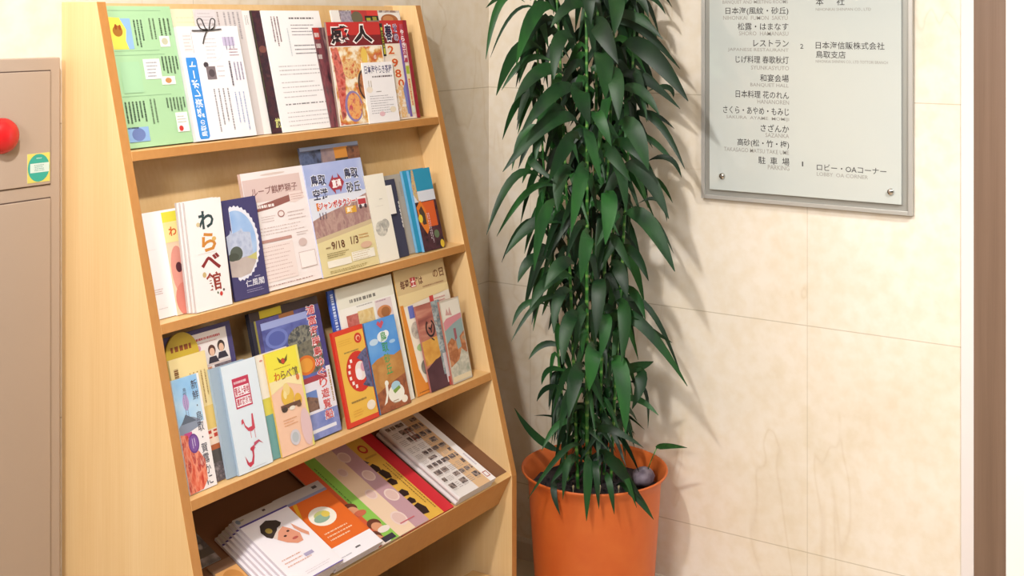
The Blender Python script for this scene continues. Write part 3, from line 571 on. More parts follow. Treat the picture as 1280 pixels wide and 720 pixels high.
put(s_, 'flyer', 3, .803, .0545, 'orange and beige Saturday flyer behind the two right-hand leaflets', 'flyer')
s_ = Sheet(.104, .219, .005, photo(['8a4a44', 'b06a5c', 'c9907a'], 24, stretch=(.3, 2.2, 1)), 'a86a60')
s_.P([(0, .42), (.66, .40), (.70, .62), (.4, .68), (0, .70)], photo(['c98a3c', 'dca850', 'b5743a'], 20)).P([(0, .74), (.4, .66), (.72, .64), (.80, 1), (0, 1)], photo(['4a2c34', '5c3840'], 20)).R(.64, .0, 1, .86, photo(['8aa0a6', 'b5bdbc', '74868c', 'c5a89a'], 60)).R(.72, .62, 1, .96, 'cfc9cc').R(.76, .9, 1, 1, 'c0564a')
hp = [(.43+.19*math.cos(R(a)), .29+.105*math.sin(R(a))) for a in range(-60, 250, 12)]
for k in range(len(hp)-1):
    (xa, ya), (xb, yb) = hp[k], hp[k+1]; s_.P([(xa, ya), (xb, yb), (xb+(.43-xb)*.24, yb+(.29-yb)*.24), (xa+(.43-xa)*.24, ya+(.29-ya)*.24)], '33262a')
s_.P([(.36, .27), (.43, .29), (.51, .24), (.53, .26), (.46, .31), (.46, .345), (.42, .345), (.42, .31), (.34, .29)], '33262a').P([(.40, .40), (.5, .43), (.49, .445), (.39, .415)], '33262a')
put(s_, 'leaflet', 3, .852, .0625, 'brown rippled sand leaflet with a black heart-shaped mark', 'leaflet')
s_ = Sheet(.087, .215, .006, 'c9c0b0', 'a86a5c')
s_.R(.04, .02, .96, .98, 'dfd9cc').R(.04, .02, .96, .2, 'e4dcd0').P([(.2, .18), (.3, .10), (.36, .17), (.44, .09), (.52, .2)], 'c99a94').P([(.04, .26), (.2, .22), (.96, .20), (.96, .28), (.4, .36), (.04, .40)], 'd28a92').P([(.04, .36), (.5, .30), (.96, .26), (.96, .42), (.66, .5), (.04, .52)], '8fa4a4').R(.46, .36, .58, .66, '9a5a64').P([(.04, .52), (.3, .46), (.5, .52), (.96, .42), (.96, .68), (.5, .78), (.04, .80)], photo(['b5764c', 'a0603c', 'c98a60', '8a8a74'], 40)).P([(.5, .5), (.7, .46), (.72, .6), (.52, .62)], '93a6a6').P([(.04, .80), (.5, .74), (.7, .62), (.96, .7), (.96, .93), (.04, .96)], photo(['d6d0c0', 'b9b4a4', '9aa08e'], 70)).R(.04, .92, .96, .98, 'e0cfae')
put(s_, 'leaflet', 3, .938, .0695, 'leaflet with a painted coast, rightmost on the third ledge', 'leaflet', fwd=.006)

# ---- magazine tray (flat, tilted)
def officer(front):
    s_ = Sheet(.148, .212, .006, 'ece7ee', 'cfc6cf')
    s_.R(0, 0, 1, .105, 'b9b2ae').R(0, .105, 1, .125, '4a3a86').R(0, .99, 1, 1, '5a44a0')
    if front:
        s_.lines(.06, .03, .2, .06, 1, '8a845a', .6).R(.56, .03, .62, .055, '4a3a3a').E(.05, .05, .04, .03, '7a8496')
        s_.P([(.24, .36), (.22, .28), (.30, .20), (.46, .17), (.62, .22), (.66, .27), (.60, .30), (.52, .31), (.42, .38), (.30, .40)], '39302c').E(.36, .30, .06, .035, 'b09a50').P([(.32, .40), (.42, .36), (.58, .30), (.60, .33), (.44, .41), (.36, .44)], 'd9c9c0').P([(.36, .44), (.48, .36), (.62, .32), (.70, .38), (.78, .48), (.72, .58), (.60, .58), (.46, .52)], 'd9967c').E(.52, .44, .03, .012, '4a2c28').E(.63, .40, .03, .012, '4a2c28').E(.64, .51, .06, .015, 'b5544c').P([(.78, .33), (.84, .42), (.92, .52), (.88, .56), (.80, .48), (.76, .40)], 'd99a80')
        s_.lines(.12, .66, .62, .80, 3, 'dcae9c', .35, dash=.1).R(.52, .72, .70, .76, 'a9a0c0').lines(.3, .9, .9, .95, 2, 'cfc8d0', .3)
    return s_
for i in range(6):
    lab = ['lowest magazine', 'second magazine from the bottom', 'third magazine from the bottom', 'fourth magazine from the bottom', 'fifth magazine from the bottom', None][i]
    put4(officer(i == 5), 'magazine', .204+.0075*i, .003, .0062*i, (lab+' of the white stack at the left of the tray') if lab else 'white magazine with a smiling officer in a dark cap, topmost of its stack', 'magazine', 'stack of officer magazines')
for i in range(3):
    s_ = Sheet(.153, .222, .006, 'df6a28', 'c9c4d0')
    s_.R(0, 0, 1, .13, 'b9b4b4').R(0, .115, 1, .15, '8a8fae').R(.0, .80, 1, 1, 'edeaf2')
    if i == 2:
        s_.E(.04, .07, .03, .035, '6a7a96').R(.78, .04, .88, .075, '4a4448').P([(.10, .36), (.16, .36), (.30, .155), (.22, .155)], 'e6a92c').E(.50, .42, .26, .125, 'f0eadf').E(.50, .40, .15, .05, 'b9c07a').E(.46, .44, .16, .05, '8fae9a').E(.58, .41, .08, .04, 'd9c25a').lines(.25, .60, .85, .74, 3, 'f2cfae', .4, dash=.09).lines(.5, .9, .62, .93, 1, '4a4448', .8).lines(.1, .93, .45, .96, 1, 'b5b0bc', .5)
    put4(s_, 'magazine', 0.372+.003*i, .002, .0082+.0064*i, ['bottom orange magazine of the three in the tray', 'middle orange magazine of the three in the tray', 'top orange magazine with a white oval and a white lower band'][i], 'magazine', 'orange magazines')
s_ = Sheet(.208, .298, .003, 'e9cdb4', 'd9c4b4')
s_.R(0, 0, .26, 1, 'dd6440').R(.26, 0, .44, 1, '8ec456').R(.44, 0, .74, 1, 'ecd0b4').R(.74, 0, 1, 1, 'c29aa4').lines(.28, .1, .32, .6, 1, '5c8a3c', .6, True)
for x, y, r_ in ((.80, .12, .09), (.86, .38, .09), (.88, .64, .10), (.64, .55, .08), (.66, .86, .11), (.58, .25, .07)): s_.E(x, y, r_, r_*.7, 'ead2cc').E(x, y, r_*.8, r_*.55, 'dfbfb8')
for x, y in ((.22, .60), (.30, .82), (.16, .92)): s_.E(x, y-.02, .10, .05, '6a3a2c').E(x, y+.015, .08, .045, 'd99a78').E(x+.05, y+.06, .10, .03, 'e9ddd6' if y > .7 else 'c96a50')
s_.R(.2, .94, .4, .99, '3a3440').lines(.6, .9, .9, .92, 1, 'c96a74', .7, dash=2)
put4(s_, 'flyer', .513, .003, .0046, 'striped orange, green, peach and mauve flyer in the middle of the tray', 'flyer')
s_ = Sheet(.208, .300, .004, 'dfb04a', 'c03030')
s_.R(.80, 0, 1, 1, 'cc2a35').P([(0, .0), (.34, .0), (.44, .12), (.5, .25), (.36, .25), (0, .2)], 'c23a38').E(.66, .12, .07, .05, 'c0392f').E(.66, .12, .045, .03, 'dfb04a').P([(.34, .18), (.5, .2), (.56, .27), (.42, .27)], '3c3848')
for x, y, w_, h_ in ((.50, .30, .12, .09), (.53, .39, .14, .10), (.52, .50, .13, .07), (.50, .64, .14, .07), (.50, .74, .12, .06), (.50, .82, .15, .12)): s_.P([(x, y), (x+w_*.7, y-.01), (x+w_, y+h_*.5), (x+w_*.8, y+h_), (x+w_*.1, y+h_*.9)], '33201c')
s_.lines(.68, .34, .79, .95, 2, '8a5a2a', .35, True, .04).lines(.56, .2, .78, .24, 1, 'b5803a', .6)
put4(s_, 'flyer', .618, .003, .0, 'yellow flyer with black brush lettering and a broad red margin', 'flyer')
for i in range(2):
    nw, nh, nt = .158, .285, .012
    s_ = Sheet(nw, nh, nt, 'e3dcda', 'd0c8c6')
    arcp = [(-nt/2*math.sin(R(a)), nt/2+nt/2*math.cos(R(a))) for a in range(0, 181, 20)]
    s_.prism(arcp, 0, nh, lambda p, e: (p[0], e, p[1]), M('d9d3d4'))
    if i:
        s_.R(.84, 0, 1, 1, 'efeaea').R(.50, .0, .84, 1, 'd9b48c')
        cols = ['6a5a58', '8a7672', '4a4448', 'a5928a', '5c5470']
        k = 0
        nr = random.Random(4); y = .03
        z0 = s_.z
        while y < .93:
            hgt = nr.uniform(.05, .085); x = .02
            while x < .78:
                wid = nr.uniform(.09, .20); k += 1
                ink = cols[nr.randrange(5)]
                if nr.random() < .62: s_.R(x, y, min(.82, x+wid), y+hgt*.72, photo([ink, '4a4042', 'a5938c', '6d5f60'], 90)).lines(x, y+hgt*.76, min(.82, x+wid), y+hgt, 2, '8d8280', .5)
                else: s_.lines(x, y+.005, min(.82, x+wid), y+hgt, 4, '9a8f8e', .5)
                x += wid+.025; s_.z = z0
            y += hgt+.02
        s_.lines(.9, .62, .97, .8, 1, 'b9b0c4', .7, True).frame(.86, .88, .97, .95, .02, 'b5766a').lines(.3, .12, .5, .3, 2, '8a4a40', .5, True)
    put4(s_, 'newspaper', .838+.003*i, .004-.002*i, .001+.0135*i, ['lower folded newspaper at the right end of the tray', 'upper folded newspaper with rows of small pictures at the right of the tray'][i], 'newspaper', 'folded newspapers')
s_ = Sheet(.062, .148, .004, 'e0a868', 'b5a08a'); s_.E(.5, .35, .4, .16, 'c98a48').E(.55, .62, .4, .17, 'e6b878').R(.0, .0, 1, .16, '8a6a54').R(.02, .78, .6, 1, 'e6e2dc').E(.3, .88, .15, .05, '9ab06a')
put4(s_, 'leaflet', .137, .012, .0, 'orange food leaflet in the left corner of the tray', 'leaflet')
s_ = Sheet(.090, .10, .003, photo(['a59a96', '7d7472', '5a5658', 'c5bcb8'], 30), 'b0a8a4'); s_.R(0, .6, 1, .8, '5c5650')
put4(s_, 'leaflet', .090, .165, .0, 'grey leaflet at the back left of the tray', 'leaflet')

# ------------------------------------------------------------------ fire hydrant cabinet on the left wall
hyd = empty('fire_hydrant_cabinet', (-.40, 0, 0), 'grey beige fire hydrant cabinet on the wall left of the rack', 'hydrant cabinet')
HM = M('b09d8d', .45); HD = M('5b4a42', .7)
def hp_(name, x0, x1, z0, z1, y0, y1, mat, par=hyd, bev=.0015):
    mb = MB(); mb.box((x0+.40, y0, z0), (x1+.40, y1, z1), mat); return mb.build(name, par, bevel=bev)
hp_('frame', -.82, -.0228, .04, H-.087, -.026, -.001, HM, bev=.002)
mb = MB()
for z0, z1 in ((H-.3525, H-.1125), (.08, H-.378)):
    mb.box((-.785+.40, -.0268, z0), (-.0472+.40, -.0259, z1), HD)
mb.build('door_gap', hyd)
hp_('door', -.783, -.0490, H-.3505, H-.1150, -.0295, -.0266, HM)
lowd = hp_('door', -.783, -.0490, .083, H-.3805, -.0295, -.0266, HM)
mb = MB(); mb.box((-.70+.4, -.038, .62), (-.64+.4, -.0292, .74), M('8f8a86', .3, .8)); mb.build('handle', lowd, bevel=.002)
mb = MB(); RED = M('c81f22', .25, 0, .5)
mb.lathe([(.036, 0), (.036, .006), (.033, .014), (.026, .022), (.015, .027), (.002, .029)], (0, 0, 0), RED, 40, True, True)
lo = mb.build('alarm_lamp', hyd, True); lo.rotation_euler = (R(90), 0, 0); lo.location = (-.1660+.40, -.0295, H-.2410); lo['label'] = 'red alarm lamp'
st = Sheet(.054, .060, .0004, 'd8cf6a'); st.E(.5, .5, .48, .48, '3ba596').R(.12, .34, .96, .66, 'cfe0dc').lines(.3, .38, .85, .62, 4, '4a8a84', .5, dash=.12).lines(.4, .14, .7, .2, 1, 'cfe8e0', .6)
so = st.build('sticker', hyd); so.rotation_euler = (R(90), 0, 0); so.location = (-.1055+.40, -.0297, H-.3440); so['label'] = 'round green sticker on yellow square'

# ------------------------------------------------------------------ directory sign on the right wall
sign = empty('directory_sign', (XC, -1.05, H), 'glass floor directory sign in a brushed metal frame on the marble wall', 'sign')
sign.rotation_euler = (R(90), 0, R(-90))
def sp(t): return t-1.05           # local x runs along the wall, local y up, local z out of the wall
SB, ST = -.526, .50
FM, FM2 = M('c2c0bc', .35, .5), M('a3a29c', .4, .4)
mb = MB(); mb.box((sp(.754), SB, .001), (sp(1.356), ST, .012), FM2)
fw = .011
for a, b in (((sp(.754), SB), (sp(.754)+fw, ST)), ((sp(1.356)-fw, SB), (sp(1.356), ST)), ((sp(.754)+fw, SB), (sp(1.356)-fw, SB+fw)), ((sp(.754)+fw, ST-fw), (sp(1.356)-fw, ST))):
    mb.box((a[0], a[1], .012), (b[0], b[1], .020), FM)
mb.build('frame', sign, bevel=.001)
gm, n, l, b = nodes('frosted_glass_panel')
no = n.new('ShaderNodeTexNoise'); no.inputs['Scale'].default_value = 1.5
rp = ramp(n, [(.35, 'bcc4c3'), (.65, 'c6cac5')]); t = n.new('ShaderNodeTexCoord'); l.new(t.outputs['Object'], no.inputs['Vector']); l.new(no.outputs['Fac'], rp.inputs[0]); l.new(rp.outputs[0], b.inputs['Base Color'])
b.inputs['Roughness'].default_value = .06; b.inputs['Specular IOR Level'].default_value = .5; b.inputs['Coat Weight'].default_value = .4; b.inputs['Coat Roughness'].default_value = .02
mb = MB(); mb.box((sp(.781), -.498, .0125), (sp(1.328), ST-.03, .0225), gm); mb.build('glass_panel', sign, bevel=.001)
mb = MB(); CH = M('d8d4d0', .12, 1)
for x, y in ((.822, -.457), (1.301, -.465)):
    mb = MB(); mb.lathe([(.0085, 0), (.0085, .006), (.0075, .008), (.002, .0085)], (0, 0, 0), CH, 24, True, True)
    o = mb.build('screw', sign, True); o.location = (sp(x), y, .0225)
LT = M('423f40', .6); LT2 = M('97948f', .6)
rows = [('日本海(風紋・砂丘)', .831, 1.018, .002, .023, 0), ('NIHONKAI  FUMON  SAKYU', .824, 1.016, -.011, .009, 1), ('松露・はまなす', .868, 1.018, -.040, .021, 0), ('SHORO  HAMANASU', .872, 1.018, -.055, .009, 1),
 ('レストラン', .915, 1.019, -.086, .019, 0), ('JAPANESE RESTAURANT', .838, 1.019, -.102, .009, 1), ('じげ料理 春歌秋灯', .862, 1.019, -.133, .021, 0), ('SYUNKASYUTO', .908, 1.020, -.151, .009, 1),
 ('和宴会場', .935, 1.019, -.184, .021, 0), ('BANQUET HALL', .906, 1.019, -.200, .009, 1), ('日本料理 花のれん', .862, 1.020, -.231, .021, 0), ('HANANOREN', .927, 1.020, -.246, .009, 1),
 ('さくら・あやめ・もみじ', .824, 1.020, -.277, .021, 0), ('SAKURA  AYAME  MOMIJI', .833, 1.020, -.294, .009, 1), ('さざんか', .937, 1.020, -.324, .021, 0), ('SAZANKA', .951, 1.020, -.339, .009, 1),
 ('高砂(松・竹・梅)', .867, 1.020, -.370, .023, 0), ('TAKASAGO MATSU TAKE UME', .826, 1.020, -.385, .009, 1), ('駐  車  場', .930, 1.021, -.415, .021, 0), ('PARKING', .958, 1.021, -.429, .010, 1),
 ('BANQUET AND MEETING ROOMS', .822, 1.017, .033, .009, 1),
 ('本', 1.096, 1.118, .029, .020, 0), ('社', 1.154, 1.176, .029, .020, 0), ('NIHONKAI SHINPAN CO., LTD', 1.096, 1.248, .013, .007, 1), ('2', 1.052, 1.061, -.090, .013, 0), ('日本海信販株式会社', 1.096, 1.284, -.090, .020, 0), ('鳥取支店', 1.096, 1.179, -.115, .020, 0), ('NIHONKAI SHINPAN CO., LTD TOTTORI BRANCH', 1.096, 1.293, -.129, .007, 1),
 ('1', 1.057, 1.0605, -.414, .013, 0), ('ロビー・OAコーナー', 1.099, 1.289, -.422, .018, 0), ('LOBBY  OA CORNER', 1.099, 1.240, -.437, .008, 1)]
for tx, x0, x1, z0, hh, e in rows:
    mb = MB()
    v, f, a, b_, c, d = glyphs(tx, .006 if not e else .004)
    mb.mesh([(sp(x0)+(x-a)/(b_-a)*(x1-x0), z0+(y-c)/(d-c)*(hh if not e else hh*1.3), .0228) for x, y in v], f, LT2 if e else LT)
    mb.build('lettering', sign)

# ------------------------------------------------------------------ potted plant
PX, PY, PZ = 1.3626, -.5386, H-1.272
plant = empty('potted_plant', (PX, PY, 0), 'tall leafy cane plant in a round orange pot standing in the corner beside the rack', 'potted plant')
m, n, l, b = nodes('orange_plastic')
no = n.new('ShaderNodeTexNoise'); no.inputs['Scale'].default_value = 5; no.inputs['Detail'].default_value = 4
rp = ramp(n, [(.3, 'c65c24'), (.7, 'cf682b')]); l.new(no.outputs['Fac'], rp.inputs[0]); l.new(rp.outputs[0], b.inputs['Base Color']); b.inputs['Roughness'].default_value = .5
PM = m
pot = MB()
pot.lathe([(.155, .012), (.160, .0), (.1655, .10), (.1835, .36), (.186, PZ-.040), (.1905, PZ-.022), (.202, PZ-.008), (.206, PZ-.002), (.2055, PZ+.002), (.202, PZ+.002), (.196, PZ-.008), (.183, PZ-.03), (.178, PZ-.06), (.17, PZ-.2)], (0, 0, 0), PM, 72, True)
pot.build('pot', plant, True)
m, n, l, b = nodes('dark_soil')
no = n.new('ShaderNodeTexNoise'); no.inputs['Scale'].default_value = 60; no.inputs['Detail'].default_value = 5
rp = ramp(n, [(.4, '150f12'), (.7, '2b2022')]); l.new(no.outputs['Fac'], rp.inputs[0]); l.new(rp.outputs[0], b.inputs['Base Color']); b.inputs['Roughness'].default_value = .95
so_ = MB(); rr = random.Random(3); N = 40
ring = [(0, 0)]+[(.178*k/6, 2*math.pi*j/N) for k in range(1, 7) for j in range(N)]
vs = [(r*math.cos(a), r*math.sin(a), PZ-.052+rr.uniform(-.004, .006)) for r, a in ring]
fs = [(0, 1+j, 1+(j+1) % N) for j in range(N)]+[(1+(k-1)*N+j, 1+k*N+j, 1+k*N+(j+1) % N, 1+(k-1)*N+(j+1) % N) for k in range(1, 6) for j in range(N)]
so_.mesh(vs, fs, m)
for j in range(90):
    a = rr.uniform(0, 6.28); q = .165*math.sqrt(rr.random()); so_.box((q*math.cos(a)-.003, q*math.sin(a)-.003, PZ-.055), (q*math.cos(a)+.003, q*math.sin(a)+.003, PZ-.046+rr.uniform(-.002, .004)), m)
so_.build('soil', plant)

RT = Vector((.545, -.8386, 0)); VW = Vector((.8386, .545, 0)); UN = 3.504/1554
def pc(u, v, dep=0):                     # plant chart: across, down, depth (metres) -> local point about the pot's axis
    return RT*((u-743)*UN)+VW*dep+Vector((0, 0, H-(v-20)*UN))
m, n, l, b = nodes('green_cane')
wv = n.new('ShaderNodeTexWave'); wv.bands_direction = 'Z'; wv.inputs['Scale'].default_value = 9; wv.inputs['Distortion'].default_value = .4
rp = ramp(n, [(.0, '255a22'), (.8, '2f7228'), (.98, '6f9a4a')]); t = n.new('ShaderNodeTexCoord'); l.new(t.outputs['Object'], wv.inputs['Vector']); l.new(wv.outputs['Fac'], rp.inputs[0]); l.new(rp.outputs[0], b.inputs['Base Color']); b.inputs['Roughness'].default_value = .35
CANE = m
canes = [((733, 606, -.05), (731, 380, -.04), (736, 100, -.02), (730, -150, .0), .0058), ((722, 604, -.03), (716, 400, 0), (706, 160, .02), (690, -120, .03), .0050),
         ((748, 600, -.01), (752, 400, .02), (764, 140, .02), (775, -140, .0), .0052), ((763, 597, .0), (770, 420, -.02), (786, 200, -.02), (800, -100, .02), .0048), ((738, 596, .05), (745, 380, .08), (748, 80, .09), (752, -130, .08), .0055),
         ((712, 596, .04), (700, 440, .06), (676, 240, .07), (668, -60, .06), .0045), ((757, 600, .08), (766, 440, .08), (772, 240, .10), (782, -100, .09), .0048)]
def cubic(P, t):
    a, b, c, d = P; return a*(1-t)**3+3*b*t*(1-t)**2+3*c*t*t*(1-t)+d*t**3
cane_pts = []
for q in canes:
    P = [pc(*q[i]) for i in range(4)]; P[0].z = PZ-.075
    pts = [cubic(P, i/24) for i in range(25)]
    mb = MB(); mb.tube(pts, [q[4]*(1-.35*i/24) for i in range(25)], CANE, 10); mb.build('stem', plant, True); cane_pts.append(pts)

def leafmat(name, c1, c2):
    m, n, l, b = nodes(name)
    no = n.new('ShaderNodeTexNoise'); no.inputs['Scale'].default_value = 9; no.inputs['Detail'].default_value = 3
    rp = ramp(n, [(.35, c1), (.68, c2)]); l.new(no.outputs['Fac'], rp.inputs[0]); l.new(rp.outputs[0], b.inputs['Base Color'])
    b.inputs['Roughness'].default_value = .46; b.inputs['Specular IOR Level'].default_value = .35
    b.inputs['Transmission Weight'].default_value = 0
    return m
LM = [leafmat('leaf_green', '12301a', '1d481e'), leafmat('leaf_deep_green', '0d2415', '143519'), leafmat('leaf_fresh_green', '1b4520', '285f27')]
def leaf(mb, b0, tip, width, arch=.02, roll=0., mat=None, seg=10, petiole=.08, bend=1.):
    """lance-shaped leaf from b0 to tip, arched upward by arch, folded along the midrib"""
    b0, tip = Vector(b0), Vector(tip); L = (tip-b0).length
    o_ = (tip-b0); o_.z = 0
    ax = Vector((b0.x, b0.y, 0)); ax = ax*(-1 if ax.length > 1e-4 else 0)          # back towards the pot's axis
    back = ax.normalized()*min(.05, ax.length) if ax.length > 1e-4 else Vector()
    p0 = b0+back*bend+Vector((0, 0, -.015*bend)); p1 = b0+Vector((0, 0, arch*.9+.012*bend))-back*.35*bend; p2 = b0.lerp(tip, .5)+Vector((0, 0, arch*.8))-back*.25*bend
    c = lambda t: p0*(1-t)**3+p1*3*t*(1-t)**2+p2*3*t*t*(1-t)+tip*t**3
    i0 = len(mb.v); mat = mat or LM[0]; k = mb.m(mat)
    toV = -VW
    prev = None
    for i in range(seg+1):
        t = i/seg; p = c(t); d = (c(min(1, t+.04))-c(max(0, t-.04))).normalized()
        side = d.cross(toV)
        if side.length < .15: side = d.cross(Vector((0, 0, 1)))
        side.normalize()
        side = (Matrix.Rotation(roll, 3, d) @ side)
        nrm = side.cross(d).normalized()
        tt = max(0, (t-petiole)/(1-petiole))
        w = width*.5*max(.03, (tt**.6*(1-tt)**.95*1.90 if 0 < tt < 1 else 0))
        mb.v += [tuple(p-side*w+nrm*w*.22), tuple(p), tuple(p+side*w+nrm*w*.22)]
    for i in range(seg):
        a = i0+i*3
        mb.f += [(a, a+1, a+4, a+3), (a+1, a+2, a+5, a+4)]; mb.mi += [k, k]
# leaves read one by one: base u, v, tip u, v, width, depth at base, depth at tip, arch
LV = '''634 -4 608 73 11 -.02 -.08 14|655 8 613 72 5 0 -.03 10|676 8 645 78 21 -.08 -.16 10|642 -6 607 10 8 0 .04 4|674 22 650 80 18 -.02 -.06 6|657 55 621 116 19 -.05 -.12 10|671 72 627 113 10 .02 0 8|687 86 643 122 21 -.08 -.15 8|706 107 651 158 21 -.1 -.18 8|717 104 732 148 28 -.14 -.19 2|720 4 687 34 17 -.06 -.1 4|740 26 765 76 27 -.15 -.2 3|766 -10 761 44 23 -.12 -.17 2|731 -12 734 30 19 -.14 -.16 2|776 16 824 49 14 -.04 -.1 4|788 -8 807 22 13 -.05 -.08 4|806 -4 832 18 7 0 0 4|776 25 849 86 13 0 -.02 8|786 52 849 121 27 -.12 -.18 8|793 88 834 121 9 .02 0 3|784 90 848 135 13 -.02 -.04 4|786 106 817 139 15 -.08 -.14 4|762 82 765 142 23 -.18 -.22 0|748 60 750 118 27 -.16 -.2 0|738 132 757 173 17 -.18 -.21 2|778 145 801 202 25 -.16 -.2 4|803 140 850 206 12 -.04 -.1 10|798 142 843 161 8 0 0 6|798 168 851 217 9 .02 0 6|707 146 629 206 21 -.08 -.16 14|714 163 683 216 23 -.16 -.2 6|727 152 745 216 17 -.19 -.22 2|750 175 779 214 19 -.18 -.22 3|770 172 807 204 17 -.14 -.18 6|656 192 692 218 12 -.12 -.16 3|654 214 609 286 13 -.02 -.1 12|677 230 621 294 10 .02 -.02 8|684 242 666 322 19 -.12 -.18 4|668 308 647 337 15 -.14 -.17 2|668 278 627 328 8 .02 0 12|686 276 631 316 17 .0 -.04 10|725 194 709 272 21 -.18 -.24 2|703 202 694 252 21 -.12 -.17 2|765 192 774 250 17 -.19 -.22 1|788 200 827 262 23 -.1 -.16 6|829 196 852 222 9 .0 0 4|813 222 842 255 8 .04 .02 4|790 256 833 323 25 -.12 -.18 6|804 264 842 317 7 .02 0 5|820 250 836 280 7 .04 .04 4|756 226 749 287 23 -.18 -.23 0|729 272 720 330 21 -.2 -.24 0|758 282 781 322 14 -.16 -.2 4|780 300 804 338 15 -.1 -.14 4|764 315 776 352 19 -.16 -.2 2|705 315 679 342 19 -.14 -.18 4|698 338 661 374 19 -.06 -.12 8|692 372 639 421 8 0 -.05 12|665 378 640 408 9 .02 0 4|755 388 832 412 15 -.12 -.14 12|766 392 848 459 17 -.12 -.18 30|788 376 846 458 9 -.06 -.1 26|736 408 730 458 23 -.2 -.23 1|768 426 773 510 23 -.16 -.22 1|780 455 811 437 14 -.08 -.12 2|800 448 784 492 18 -.1 -.14 2|784 490 818 505 9 -.06 -.1 4|720 440 707 493 21 -.14 -.2 3|714 468 697 517 15 -.1 -.15 3|690 434 661 452 9 .04 .02 4|692 462 677 481 9 .02 0 3|692 486 671 502 9 .02 0 4|742 524 796 532 11 -.14 -.18 14|718 540 659 589 8 -.14 -.2 16|730 540 727 610 15 -.19 -.23 2|746 540 794 588 19 -.18 -.22 8|772 578 806 610 13 -.18 -.22 6|716 556 686 578 11 -.12 -.16 6|688 576 697 610 9 -.16 -.19 3|686 562 643 510 11 .02 0 -4|716 548 668 524 5 .05 .03 12|738 545 742 598 9 -.2 -.22 2|752 560 760 604 9 -.2 -.22 2|800 470 806 524 6 -.04 -.08 4|700 352 690 400 16 -.1 -.15 4|744 330 738 396 20 -.19 -.23 1|752 372 744 420 18 -.18 -.22 1|782 350 800 384 14 -.1 -.14 4|776 360 770 430 20 -.14 -.18 1|712 380 700 436 20 -.1 -.16 3|688 130 668 196 18 -.06 -.12 6|830 108 842 122 8 0 0 2|700 40 690 96 20 -.1 -.15 3|660 120 628 176 12 .06 .03 10|664 160 640 214 12 .04 .02 8|706 520 676 548 9 -.05 -.1 6|764 545 786 596 10 -.19 -.22 6|708 544 700 590 9 -.17 -.2 5'''
fol = MB(); lr = random.Random(11)
for q in LV.split('|'):
    bu, bv, tu, tv, w, db, dt, ar = [float(x) for x in q.split()]
    leaf(fol, pc(bu, bv, db), pc(tu, tv, dt), w*UN*1.30, ar*UN*1.3, lr.uniform(-.5, .5), lr.choice([LM[0], LM[0], LM[1], LM[2]]))
# the rest of the crown, sprouting from the canes all round
def half(v):
    tab = [(-200, 95), (0, 100), (110, 96), (220, 92), (320, 88), (380, 66), (440, 54), (520, 50), (570, 46)]
    for (a, b_), (c, d_) in zip(tab, tab[1:]):
        if v <= c: return b_+(d_-b_)*(v-a)/(c-a)
    return 46
for i in range(760):
    pts = cane_pts[lr.randrange(len(cane_pts))]
    t = lr.random()**.8; k = int(t*23); p = pts[k].lerp(pts[k+1], lr.random())
    v = 20+(H-p.z)/UN
    if v > 572: continue
    hw = half(v)*UN
    ang = lr.uniform(0, 2*math.pi)
    L = lr.uniform(.10, .19)*(1 if v < 380 else .75)
    out = RT*math.cos(ang)+VW*math.sin(ang)
    if math.sin(ang) < -.45 and lr.random() < .6: continue
    reach = L*lr.uniform(.35, .75)
    lat = (p+out*reach).dot(RT)
    if abs(lat) > hw: reach *= max(.15, 1-(abs(lat)-hw)/max(reach, .01))
    wallgap = (XC-.03)-(PX+(p+out*reach).x)
    if wallgap < 0: continue
    st_ = p+out*.012
    tip = p+out*reach+Vector((0, 0, -math.sqrt(max(.001, L*L-reach*reach))*lr.uniform(.6, 1)))
    if tip.z < PZ+.0: continue
    leaf(fol, st_, tip, lr.uniform(.026, .048)*(1 if v < 400 else .72), lr.uniform(.03, .07), lr.uniform(-.7, .7), lr.choice([LM[0], LM[1], LM[1], LM[2]]), 7, .08, .3)
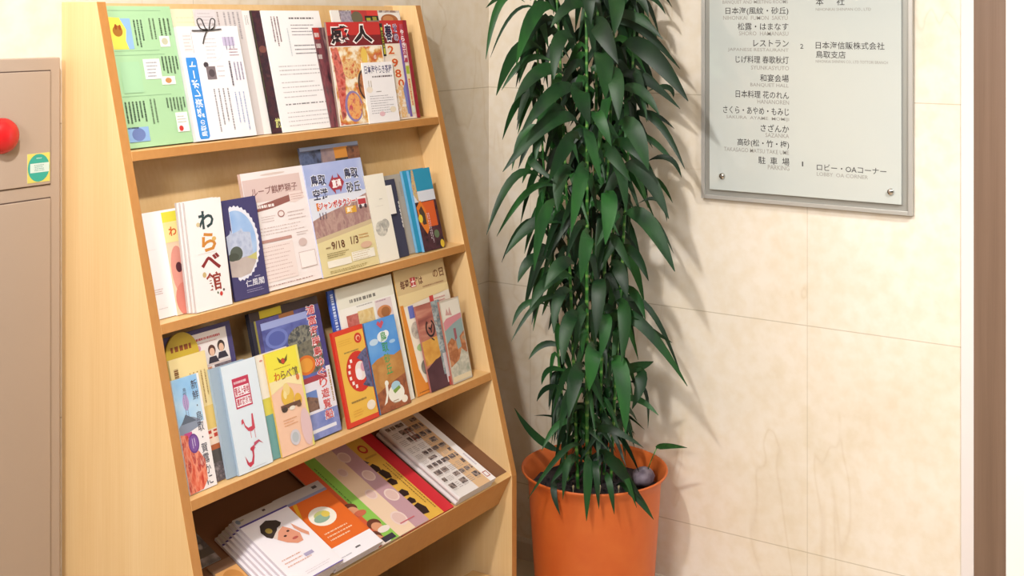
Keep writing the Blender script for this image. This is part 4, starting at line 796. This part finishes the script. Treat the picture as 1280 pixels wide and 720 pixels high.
for i in range(75):
    pts = cane_pts[lr.randrange(len(cane_pts))]
    p = pts[0].lerp(pts[5], .25+.75*lr.random())
    ang = lr.uniform(0, 2*math.pi)
    if math.sin(ang) < -.3 and lr.random() < .5: continue
    out = RT*math.cos(ang)+VW*math.sin(ang); q = p+out*lr.uniform(.06, .13)
    if math.hypot(q.x, q.y) > .165: continue
    tip = Vector((q.x, q.y, max(PZ-.035, p.z-lr.uniform(.03, .12))))
    leaf(fol, p+out*.008, tip, lr.uniform(.018, .032), lr.uniform(.03, .06), lr.uniform(-.7, .7), lr.choice([LM[0], LM[1], LM[1]]), 7, .08, .2)
fol.build('foliage', plant, True)
# small sprout at the right rim and pale cane stubs
sp_ = MB(); a = pc(806, 592, -.02); b0 = pc(819, 556, -.03)
sp_.tube([a, a.lerp(b0, .5)+Vector((0, 0, .004)), b0], .0016, CANE, 6)
leaf(sp_, b0, pc(856, 552, -.05), 14*UN, .012, .35, LM[2], 9, .02, 0); sp_.build('sprout', plant, True)
for u, v in ((715, 603), (736, 600), (771, 608), (748, 594)):
    mb = MB(); c = pc(u, v, -.06); mb.tube([Vector((c.x, c.y, PZ-.06)), Vector((c.x, c.y, PZ-.032)), Vector((c.x+.002, c.y, PZ-.028))], [.0035, .003, .001], M('d9c9a0', .6), 8); mb.build('cane_stub', plant, True)
# stone on the soil
st_m = photo(['6d6270', '857a86', '5a5260'], 30)
mb = MB(); rs = random.Random(5)
for i in range(9):
    th_ = math.pi*i/8
    for j in range(14):
        ph = 2*math.pi*j/14; q = 1+.08*math.sin(3*ph+i)
        mb.v.append((.036*math.sin(th_)*math.cos(ph)*q, .030*math.sin(th_)*math.sin(ph)*q, .026*math.cos(th_)))
km = mb.m(st_m)
for i in range(8):
    for j in range(14):
        mb.f.append((i*14+j, i*14+(j+1) % 14, (i+1)*14+(j+1) % 14, (i+1)*14+j)); mb.mi.append(km)
o = mb.build('stone', None, True); w_ = pc(803, 598, -.02); o.location = (PX+w_.x, PY+w_.y, PZ-.0185)
tag(o, 'rounded grey stone lying on the soil at the right edge of the orange pot', 'stone')
